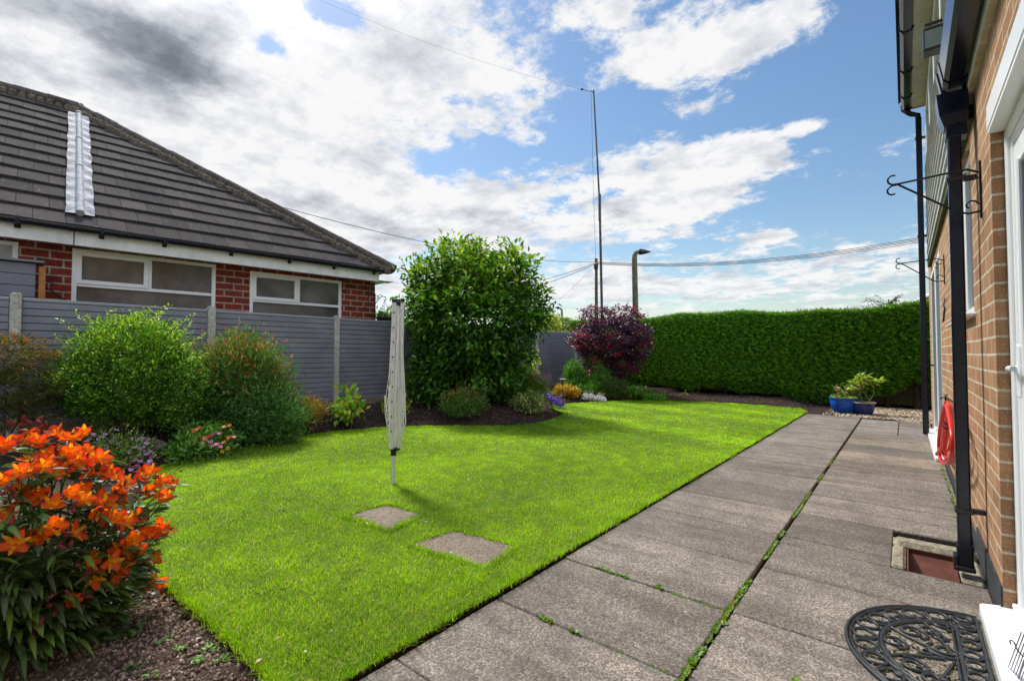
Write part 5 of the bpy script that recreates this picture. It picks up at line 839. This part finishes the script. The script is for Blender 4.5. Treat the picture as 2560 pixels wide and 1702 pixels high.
for xb, xt, w, d in ARM:
    p0, p1_ = cxy(xb, 1212, d), cxy(xt, 98, d); ax = (p1_-p0).normalized(); sx = ax.cross(cF).normalized(); fy_ = sx.cross(ax); m = MB(); vsx = []
    for p in (p0, p1_):
        for u, v in ((-.5, -.35), (.5, -.35), (.5, .35), (-.5, .35)): vsx.append(p+sx*w*u+fy_*w*v)
    m.add(vsx, [(0,1,2,3), (7,6,5,4), (0,4,5,1), (1,5,6,2), (2,6,7,3), (3,7,4,0)]); m.add([v+fy_*-.0012+(sx*w*(.3 if i in (0, 4) else -.3)) for i, v in enumerate([vsx[0], vsx[1], vsx[5], vsx[4]])][:0], [], 0); am = m.build('arm', M['alu'], rd)
    c_ = MB(); c_.tube([p1_-ax*.012, p1_+ax*.018], w*.62, 8); c_.build('end_cap', M['black'], am)
    if w > .03:
        k_ = MB()
        for i in range(9): q = p0.lerp(p1_, .12+.1*i)-fy_*w*.36; k_.box(q.x-.004, q.x+.006, q.y-.004, q.y+.006, q.z-.006, q.z+.008, 0, .001)
        k_.build('cord_clip', M['rubber'], am)
m = MB()
for k in range(30):
    side = -1 if k % 5 < 2 else 1; ta = rnd.uniform(.1, .95); base_x = 230 if side < 0 else 300; topx = (235+27*ta) if side < 0 else (293+27*ta); top = cxy(topx+rnd.uniform(-10, 10), 1212-1114*ta, -.06+rnd.uniform(0, .1)); low = rnd.uniform(900, 1165); bulge = (-1 if (side < 0 and k % 2 == 0) else 1)*rnd.uniform(12, 52)*(1 if side < 0 else .95)
    lx = base_x+bulge; end = cxy(base_x+rnd.uniform(-25, 25), rnd.uniform(620, 960), -.06+rnd.uniform(0, .1)); pts = [top, cxy((topx+lx)/2, (1212-1114*ta)*.5+low*.45, -.06), cxy(lx, low-110, -.07), cxy(lx-bulge*.25, low-20, -.06), cxy(lx-bulge*.6, low, -.05), cxy(lx-bulge*.95, low-50, -.05), cxy(base_x+rnd.uniform(-18, 18), low-180, -.05), end]
    sm = []
    for i in range(len(pts)-1):
        a, b, c_, d_ = pts[max(i-1, 0)], pts[i], pts[i+1], pts[min(i+2, len(pts)-1)]
        for j in range(5): t = j/5; sm.append(.5*((2*b)+(c_-a)*t+(2*a-5*b+4*c_-d_)*t*t+(3*b-a-3*c_+d_)*t**3))
    m.tube(sm+[pts[-1]], .0023, 5)
for x0, x1 in ((232, 215), (228, 222), (280, 262), (283, 268), (286, 290), (278, 275)): m.tube([cxy(x0+15, 200, -.06), cxy(x0-8, 640, -.07), cxy(x1, 880, -.07), cxy(x1+5, 1120, -.06)], .0019, 5)
m.build('washing_cord', M['line'], rd)
# ------------------------------------------------------------------ orange lilies in the foreground
EC, ER = Vector((-2.93, .22, .42)), Vector((.50, .56, .47)); lp = thing('orange_lily_clump', (-2.95, .25, 0), 'big clump of orange, red and yellow lilies on leafy stems in the left foreground', 'flowers')
petal_rng = random.Random(5)
def flowermesh(openness, seed):
    r_ = random.Random(seed); V, F, C_ = [], [], []; tone = np.array([r_.uniform(.9, 1.1), r_.uniform(.5, 1.1), 1.2])
    for k in range(6):
        inner = k % 2; a = k*math.pi/3+r_.gauss(0, .06); L = (.052 if inner else .05)*r_.uniform(.92, 1.08); W = (.0175 if inner else .033)*r_.uniform(.9, 1.1); nU, nV = 6, 4; b0 = len(V); op = openness*(.8 if inner else 1.)
        for i in range(nU+1):
            t = i/nU; rad = .003+L*(math.sin(min(t*1.0, 1)*math.pi/2*1.0)**1.3)*(.35+.62*op)*t**.35; z = L*(t*(1.05-.5*op)-.25*op*t**3); w = W*(math.sin(math.pi*min(t**.62*.93+.03, 1))**.8)*(1 if t < .98 else .25)
            for j in range(nV+1):
                s_ = (j/nV-.5)*2; cup = .25*w*(s_*s_)*(1 if inner else .8)+r_.gauss(0, .0004); ca, sa = math.cos(a), math.sin(a); V.append((rad*ca-sa*w*s_*.5, rad*sa+ca*w*s_*.5, z+cup))
                if inner: base = np.array([.95,.52,.012]); tipc = np.array([.7,.05,.015]); q = max(0, (t-.6)/.4)**1.; c = base*(1-q)+tipc*q; c = c*(.35 if (abs(s_) > .3 and (i+j) % 2 == 0 and .25 < t < .75) else 1)
                else: q = min(1, abs(s_)**1.5*.9+max(0, t-.5)*.6+max(0, .35-t)*1.2); c = np.array([.92,.17,.008])*(1-q)+np.array([.62,.018,.012])*q; c = np.array([.95,.5,.02])*(1-t/.4)+c*(t/.4) if (t < .4 and abs(s_) < .6) else c; c = np.array([.35,.02,.03]) if (t > .85 and abs(s_) < .6) else c
                C_.append(np.clip(c*tone, 0, 1))
        for i in range(nU):
            for j in range(nV): F.append((b0+i*(nV+1)+j, b0+i*(nV+1)+j+1, b0+(i+1)*(nV+1)+j+1, b0+(i+1)*(nV+1)+j))
    for k in range(6):                                # anthers
        a = k+.4; b0 = len(V); d = Vector((math.cos(a)*.006, math.sin(a)*.006, 0)); V += [tuple(d*.3+Vector((0, 0, .004))), tuple(d+Vector((.001, 0, .03))), tuple(d*1.3+Vector((-.001, 0, .03)))]; F.append((b0, b0+1, b0+2, b0+2)); C_ += [np.array([.5,.35,.05])]*3
    me = bpy.data.meshes.new('flower'); me.from_pydata(V, [], [tuple(dict.fromkeys(f)) for f in F]); me.polygons.foreach_set('use_smooth', [True]*len(me.polygons)); at_ = me.color_attributes.new('col', 'FLOAT_COLOR', 'POINT'); at_.data.foreach_set('color', np.concatenate([np.array(C_), np.ones((len(C_), 1))], 1).astype(np.float32).ravel()); me.materials.append(M['petal']); me.update(); return me
FM = [flowermesh(o, i) for i, o in enumerate((.85, .7, .55, .8, .62, .92, .45))]
def surf(u, v):
    """crop reading -> point on the rounded front of the clump"""
    x, y = (u/2.405)/S, (1050+v/2.405)/S; d = ray(x, y); o = CAM-EC; a = sum((d[i]/ER[i])**2 for i in range(3)); b = 2*sum(d[i]*o[i]/ER[i]**2 for i in range(3)); c = sum((o[i]/ER[i])**2 for i in range(3))-1; D = b*b-4*a*c
    t = (-b-math.sqrt(D))/2/a if D > 0 else -b/2/a; p = CAM+d*t; n_ = Vector([(p[i]-EC[i])/ER[i]**2 for i in range(3)]).normalized(); return p, n_
FLW = [(60,140,2),(210,110,2),(345,90,2),(470,95,2),(390,200,2),(480,190,2),(230,265,2),(300,290,2),(140,300,2),(370,300,1),(570,240,2),(620,250,1),(450,250,1),(680,340,2),(800,350,2),(900,310,1),(990,370,2),(1035,390,1),(700,430,1),(500,420,1),(430,440,1),(560,480,2),(120,420,1),(190,460,2),(320,500,1),(40,570,1),(960,460,2),(880,420,1),(750,490,1),(640,500,1),(590,550,1),(670,600,2),(790,590,2),(910,650,2),(980,660,2),(330,640,1),(240,700,1),(90,740,1),(155,720,1),(460,670,1),(800,720,1),(720,770,1),(820,790,1),(550,850,1),(680,850,1),(740,870,1),(930,830,1),(570,950,1),(700,950,1),(890,960,2),(960,970,1),(440,1080,1),(290,1410,2),(380,1420,2),(230,1450,1),(20,360,1),(300,210,1),(540,310,1)]
stemmb = MB(); tips = []; nfl = 0
LPX = OW[lp]
for u, v, n_ in FLW:
    for k in range(n_):
        if nfl >= 98: break
        p, nr = surf(u+(0 if n_ == 1 else (k-.5)*62+rnd.gauss(0, 8)), v+(0 if n_ == 1 else rnd.gauss(0, 16))); p = p+(p-CAM).normalized()*rnd.uniform(-.03, .11); f = ((CAM-p).normalized()*.75+nr*.55+Vector((rnd.gauss(0, .5), rnd.gauss(0, .5), .2+rnd.gauss(0, .35)))).normalized()
        o = bpy.data.objects.new('flower', FM[rnd.randrange(7)]); COL.objects.link(o); o.parent = lp; s_ = rnd.uniform(.82, 1.12)*(.8 if v > 1000 else 1.); o.matrix_local = Matrix.Translation(p-LPX-f*.02) @ f.to_track_quat('Z', 'Y').to_matrix().to_4x4() @ Matrix.Rotation(rnd.uniform(0, 6.28), 4, 'Z') @ Matrix.Scale(s_*1.02, 4); nfl += 1; tips.append((p-f*.02, f))
# buds
V, F, C_ = [], [], []; oc = 8
def bud(p, d, L, r_):
    d = d.normalized(); u = d.orthogonal().normalized(); w = d.cross(u); b0 = len(V)
    for i in range(6):
        t = i/5; rr = r_*math.sin(math.pi*(t*.86+.1))
        for k in range(oc): a = 2*math.pi*k/oc; V.append(tuple(p+d*L*t+(u*math.cos(a)+w*math.sin(a))*rr)); C_.append([(.12,.03,.05),(.3,.04,.06),(.4,.06,.05),(.22,.05,.05)][(k+i) % 4])
    for i in range(5):
        for k in range(oc): F.append((b0+i*oc+k, b0+i*oc+(k+1) % oc, b0+(i+1)*oc+(k+1) % oc, b0+(i+1)*oc+k))
for p, f in tips:
    for _ in range(rnd.choice((0, 1, 2, 3))): bud(p+Vector([rnd.gauss(0, .03) for _ in range(3)])-f*.01, f+Vector([rnd.gauss(0, .5) for _ in range(3)]), rnd.uniform(.018, .036), rnd.uniform(.004, .008))
for (u, v) in ((120,40),(90,48),(160,60),(210,40),(240,50),(280,60),(20,430),(20,455),(60,445),(370,690),(360,750),(420,750),(430,550),(690,665),(700,640),(870,440),(830,1000),(505,1030),(600,890),(350,1020),(340,1110),(260,1190),(210,1310),(920,340),(950,350),(310,225)):
    p, nr = surf(u, v)
    for _ in range(2): bud(p+Vector([rnd.gauss(0, .012) for _ in range(3)]), nr+Vector([rnd.gauss(0, .7) for _ in range(3)]), rnd.uniform(.025, .042), rnd.uniform(.005, .009))
nb = len(V)//(6*oc); V, F, C_ = np.array(V), np.array(F), np.array(C_); f0 = F[:5*oc]
for i in range(min(nb, 98)): npmesh('bud', V[-(i+1)*6*oc:len(V)-i*6*oc], f0, M['petal'], lp, C_[:6*oc], smooth=True)
if nb > 98: q = nb-98; tag(npmesh('small_buds', V[:q*6*oc], F[:q*5*oc], M['petal'], lp, C_[:q*6*oc], smooth=True), kind='stuff')
# stems and leaves
LV, LF, LC = [], [], []
def bigleaf(p, d, L, W, c, sag=.35):
    d = Vector(d).normalized(); up = Vector((0, 0, 1)); sd_ = d.cross(up)
    if sd_.length < .05: sd_ = Vector((1, 0, 0))
    sd_.normalize(); nn = sd_.cross(d); b0 = len(LV); n_ = 5; tw = rnd.gauss(0, .5)
    for i in range(n_+1):
        t = i/n_; q = p+d*L*t-Vector((0, 0, 1))*L*sag*t*t; w = W*math.sin(math.pi*(t**.8*.94+.04)); s2 = sd_*math.cos(tw)+nn*math.sin(tw)
        LV.extend([tuple(q-s2*w/2+nn*w*.18), tuple(q), tuple(q+s2*w/2+nn*w*.18)]); LC.extend([c, tuple(min(1, z*1.25) for z in c), c])
    for i in range(n_):
        for k in range(2): LF.append((b0+i*3+k, b0+i*3+k+1, b0+(i+1)*3+k+1, b0+(i+1)*3+k))
lcs = [(.08,.15,.04),(.11,.2,.05),(.055,.1,.035),(.17,.28,.05),(.1,.14,.07)]
stems_ = [t for t in tips if rnd.random() < .75]
for (u, v) in [(rnd.uniform(-250, 950), rnd.uniform(500, 1500)) for _ in range(70)]: p, nr = surf(u, v); stems_.append((p-nr*rnd.uniform(0, .12), nr))
for p, f in stems_:
    b = Vector((EC.x+(p.x-EC.x)*.5+rnd.gauss(0, .05), EC.y+(p.y-EC.y)*.5+rnd.gauss(0, .05), sz(EC.x, EC.y)-.01)); mid = Vector((b.x+(p.x-b.x)*.35, b.y+(p.y-b.y)*.35, b.z+(p.z-b.z)*.6)); pts = [b, b.lerp(mid, .5), mid, mid.lerp(p, .6)+Vector((0, 0, .01)), p]; stemmb.tube(pts, [.0045, .004, .0038, .003, .002], 6)
    n_ = int(16+20*max(p.z, .2))
    for k in range(n_):
        t = rnd.uniform(.12, .97)*4; i = min(int(t), 3); q = pts[i].lerp(pts[i+1], t-i); a = rnd.uniform(0, 6.28); o_ = Vector((math.cos(a), math.sin(a), rnd.uniform(.1, .9)))+Vector((p.x-EC.x, p.y-EC.y, 0))*.8; bigleaf(q, o_, rnd.uniform(.06, .125), rnd.uniform(.014, .026), lcs[rnd.randrange(5)], rnd.uniform(.1, .5))
for _ in range(420):                                  # low outer leaves over the soil
    a = rnd.uniform(-1.9, 1.2); q = Vector((EC.x+ER.x*.75*math.cos(a), EC.y+ER.y*.75*math.sin(a), rnd.uniform(.02, .35))); bigleaf(q, Vector((math.cos(a), math.sin(a), rnd.uniform(0, .8))), rnd.uniform(.08, .14), rnd.uniform(.018, .032), lcs[rnd.randrange(5)], rnd.uniform(.2, .6))
stemmb.build('stems', speck('lily_stem', (.06,.1,.03), (.12,.17,.05), 12, .5, .1, .001), lp); npmesh('leaves', np.array(LV), np.array(LF), M['leafgloss'], lp, np.array(LC), smooth=True)
# hanging basket leaves
n_ = 260; P = np.array(tuple(HB_C))+rng.normal(0, 1, (n_, 3))*np.array([.12,.14,.06])+np.array([0,0,.06]); leafcloud('basket_leaves', P, unit(n_)+np.array([0,0,.3]), unit(n_)+np.array([0,0,1]), .1, .035, palette(n_, [(.07,.16,.05),(.12,.22,.07),(.04,.09,.03)]), M['leaf'], hb)
# small weeds and petals lying on the near soil
P, A, Nn, C_ = [], [], [], []
for x, y, n_ in ((700,1485,16),(735,1510,14),(615,1490,12),(660,1515,18),(560,1470,10),(470,1530,10),(520,1555,8),(430,1440,8)):
    x, y = x*.78-60, y; g_ = onZ(x, y, 0)
    for k in range(n_): P.append((g_.x+rnd.gauss(0, .012), g_.y+rnd.gauss(0, .012), sz(g_.x, g_.y)+.008)); A.append((rnd.gauss(0, 1), rnd.gauss(0, 1), .4)); Nn.append((0, 0, 1)); C_.append((.14,.34,.03))
leafcloud('soil_weeds', np.array(P), np.array(A), np.array(Nn), .022, .012, np.array(C_), M['leaf']); tag(bpy.data.objects['soil_weeds'], 'tiny green weeds on the dry soil of the corner bed', 'weeds', kind='stuff')
P, C_ = [], []
for _ in range(60):
    x, y = rnd.uniform(-3.4, -1.8), rnd.uniform(-.1, .95); z = sz(x, y)+.012 if not inside(np.array([x]), np.array([y]))[0] else .045; P.append((x, y, z)); C_.append(rnd.choice([(.6,.35,.3),(.6,.6,.62),(.5,.25,.06),(.7,.5,.45),(.4,.3,.15)]))
A = unit(len(P)); A[:, 2] *= .2; leafcloud('fallen_petals', np.array(P), A, unit(len(P))*.3+np.array([0,0,1]), .028, .02, np.array(C_), M['petal']); tag(bpy.data.objects['fallen_petals'], 'scattered fallen petals and dry leaves beside the orange lilies', 'petals', kind='stuff')
# ------------------------------------------------------------------ beyond the garden
def gz(p, z=-.16): return (p.x, p.y, z)
# utility pole
pp = at(1373, 720, 32); up_ = thing('utility_pole', gz(pp), 'short wooden utility pole carrying overhead wires behind the purple maple', 'pole'); ptop = at(1373, 597, 32); m = MB(); m.tube([gz(pp), (ptop.x, ptop.y, ptop.z)], [.13, .095], 12); m.build('shaft', M['polewood'], up_)
m = MB(); m.tube([ptop-Vector((0, 0, .02)), ptop+Vector((0, 0, .03))], .11, 10); q = at(1373, 613, 31.85); m.box(q.x-.13, q.x+.13, q.y-.1, q.y+.05, q.z-.2, q.z+.2, 0, .02); m.build('junction_box', M['black'], up_)
m = MB()
for i in range(7): q = at(1373, 632+i*11, 32); sd_ = .22*(-1 if i % 2 else 1); m.tube([q, q+Vector((sd_, 0, 0)), q+Vector((sd_, 0, .05))], .012, 5)
m.build('climbing_rungs', M['iron'], up_)
# aerial mast
mt_, mbm = at(1367, 207, 20), at(1388, 720, 20); ms = thing('aerial_mast', (mbm.x, mbm.y, -.16), 'very tall thin metal mast leaning slightly behind the garden', 'mast'); base_m = at(1389.5, 860, 20); m = MB(); jm = at(1381, 475, 20); m.tube([(base_m.x, base_m.y, -.16), jm], [.065, .05], 10); m.tube([jm-Vector((0, 0, .6)), jm+Vector((0, 0, .5))], .06, 10); m.tube([jm, mt_], [.042, .03], 10); m.build('shaft', M['mast'], ms)
m = MB(); m.tube([mt_-Vector((0, 0, .15)), at(1361, 209, 20)], .02, 6); a_, b_ = at(1343, 207, 20), at(1361, 212, 20); m.tube([b_, a_], .012, 5); m.tube([a_, a_+(a_-b_)*.3], .035, 6); m.build('pulley', M['iron'], ms); m = MB(); m.tube([at(1361, 212, 20), at(1367, 450, 20), at(1375, 715, 20)], .006, 5); m.build('halyard', M['wire'], ms)
# wires
def wire(name, a, b, lab, r_, sag=0., grp=None):
    m = MB(); m.tube([a.lerp(b, i/24)-Vector((0, 0, sag*4*(i/24)*(1-i/24))) for i in range(25)], r_, 5); tag(m.build(name, M['wire']), lab, 'wire', grp)
wire('aerial_wire', at(1343, 207, 20), at(600, -60, 16), 'thin aerial wire running from the mast top to the upper left of the sky', .0032, .35)
pw = at(1373, 603, 32); G_ = 'overhead wires from the utility pole'
for i, (y_, lab) in enumerate(((533,'uppermost of the four overhead wires running right from the pole'),(537,'second from top of the four overhead wires running right from the pole'),(540,'third from top of the four overhead wires running right from the pole'),(544,'lowest of the four overhead wires running right from the pole'))): wire('overhead_wire', pw+Vector((0, 0, -.05*i)), at(2260, y_-13, 24), lab, .014, .75, G_)
wire('overhead_wire', pw, at(540, 446, 15), 'overhead wire crossing above the round tree towards the bungalow roof', .012, .62, G_)
wire('overhead_wire', pw-Vector((0, 0, .05)), at(1100, 662, 45), 'upper of two overhead wires dropping left from the pole behind the tree', .016, .5, G_); wire('overhead_wire', pw-Vector((0, 0, .12)), at(1080, 690, 45), 'lower of two overhead wires dropping left from the pole behind the tree', .018, .5, G_); wire('stay_wire', at(1371, 612, 32), at(1255, 722, 32), 'thin stay wire slanting down left from the pole', .009)
# street lamps
def lamp(name, lab, pts, head, dep, r0, r1, grp):
    b = at(pts[0][0], pts[0][1], dep); t = thing(name, (b.x, b.y, -.16), lab, 'street lamp', grp); m = MB(); P_ = [Vector((b.x, b.y, -.16))]+[at(x, y, dep) for x, y in pts[1:]]; m.tube(P_, [r0]+[r0+(r1-r0)*(i+1)/len(pts) for i in range(len(P_)-1)], 10); m.build('column', M['lamppost'], t); m = MB(); a, c_ = at(*head[0], dep), at(*head[1], dep); d = c_-a; m.tube([a, a+d*.15, a+d*.5, c_], [r1, r1*1.9, r1*1.5, r1*.3], 10); m.build('lamp_head', M['black'], t); return t
lamp('street_lamp', 'tall street lamp with a short bent arm behind the hedge corner', [(1464, 860), (1463, 700), (1461, 600), (1461.5, 588), (1465, 582), (1470, 580)], ((1469, 580), (1498, 580)), 25, .17, .085, 'street lamps beyond the garden')
lamp('street_lamp', 'small distant street lamp just left of the purple maple', [(1295, 840), (1295, 770), (1294, 718), (1292, 711), (1286, 709)], ((1288, 709), (1278, 708)), 50, .12, .08, 'street lamps beyond the garden')
# far trees behind the fence
for (x0, y0, x1, y1, dep, cols, lab) in ((1238,728,1285,790,46,[(.3,.36,.1),(.38,.42,.16),(.2,.27,.06)],'pale yellow green distant tree beyond the fence'),(1262,738,1318,795,50,[(.12,.18,.05),(.17,.24,.07),(.2,.24,.1)],'darker distant tree beyond the fence beside the small lamp'),(880,720,935,800,44,[(.12,.2,.05),(.17,.26,.07)],'distant tree behind the hanging basket and the round tree')):
    b = at((x0+x1)/2, 815, dep); t = thing('distant_tree', gz(b), lab, 'tree', 'distant trees beyond the fence'); P, out, ci = crown([blob(x0, y0, x1, y1, dep), blob(x0-4, (y0+y1)/2, x1-6, y1+10, dep)], 220, 16, .35, .4); n_ = len(P); leafcloud('crown', P, out+unit(n_), unit(n_)+np.array([0,0,.8]), .38, .2, palette(n_, cols), M['leaf'], t); m = MB(); m.tube([gz(b), (b.x, b.y, 2.5)], [.2, .12], 8); m.build('trunk', M['bark'], t)
# roof edge of a far house behind the hedge
q0, q1 = at(2094, 697, 30), at(2190, 652, 30); dh = thing('distant_house', (q0.x, q0.y, -.16), 'far house with a sloping roof edge just showing above the hedge end', 'house'); m = MB(); e = q1-q0; bk = Vector((-.3, 8, 0)); e2 = q0+Vector((e.x*2, e.y*2, 0))
m.add([q0, q1, e2, q0+bk, q1+bk, e2+bk], [(0,1,4,3), (1,2,5,4)]); m.build('roof', M['tile'], dh); m = MB(); o_ = Vector((0, -.02, 0)); m.tube([q0+o_-Vector((0,0,.1)), q1+o_-Vector((0,0,.1)), e2+o_-Vector((0,0,.1))], .11, 6); m.build('bargeboard', M['whitepaint'], dh)
m = MB(); m.add([Vector((q0.x+.3, q0.y+.1, -.16)), Vector((e2.x-.3, e2.y+.1, -.16)), e2+Vector((-.3, .1, -.15)), q1+Vector((0, .1, -.15)), q0+Vector((.3, .1, -.15))], [(0,1,2,3,4)]); m.quad((q0.x+.3, q0.y+.1, -.16), (q0.x+.3, q0.y+8, -.16), (q0.x+.3, q0.y+8, q0.z-.1), (q0.x+.3, q0.y+.1, q0.z-.1)); m.build('wall', M['tanbrick'], dh)
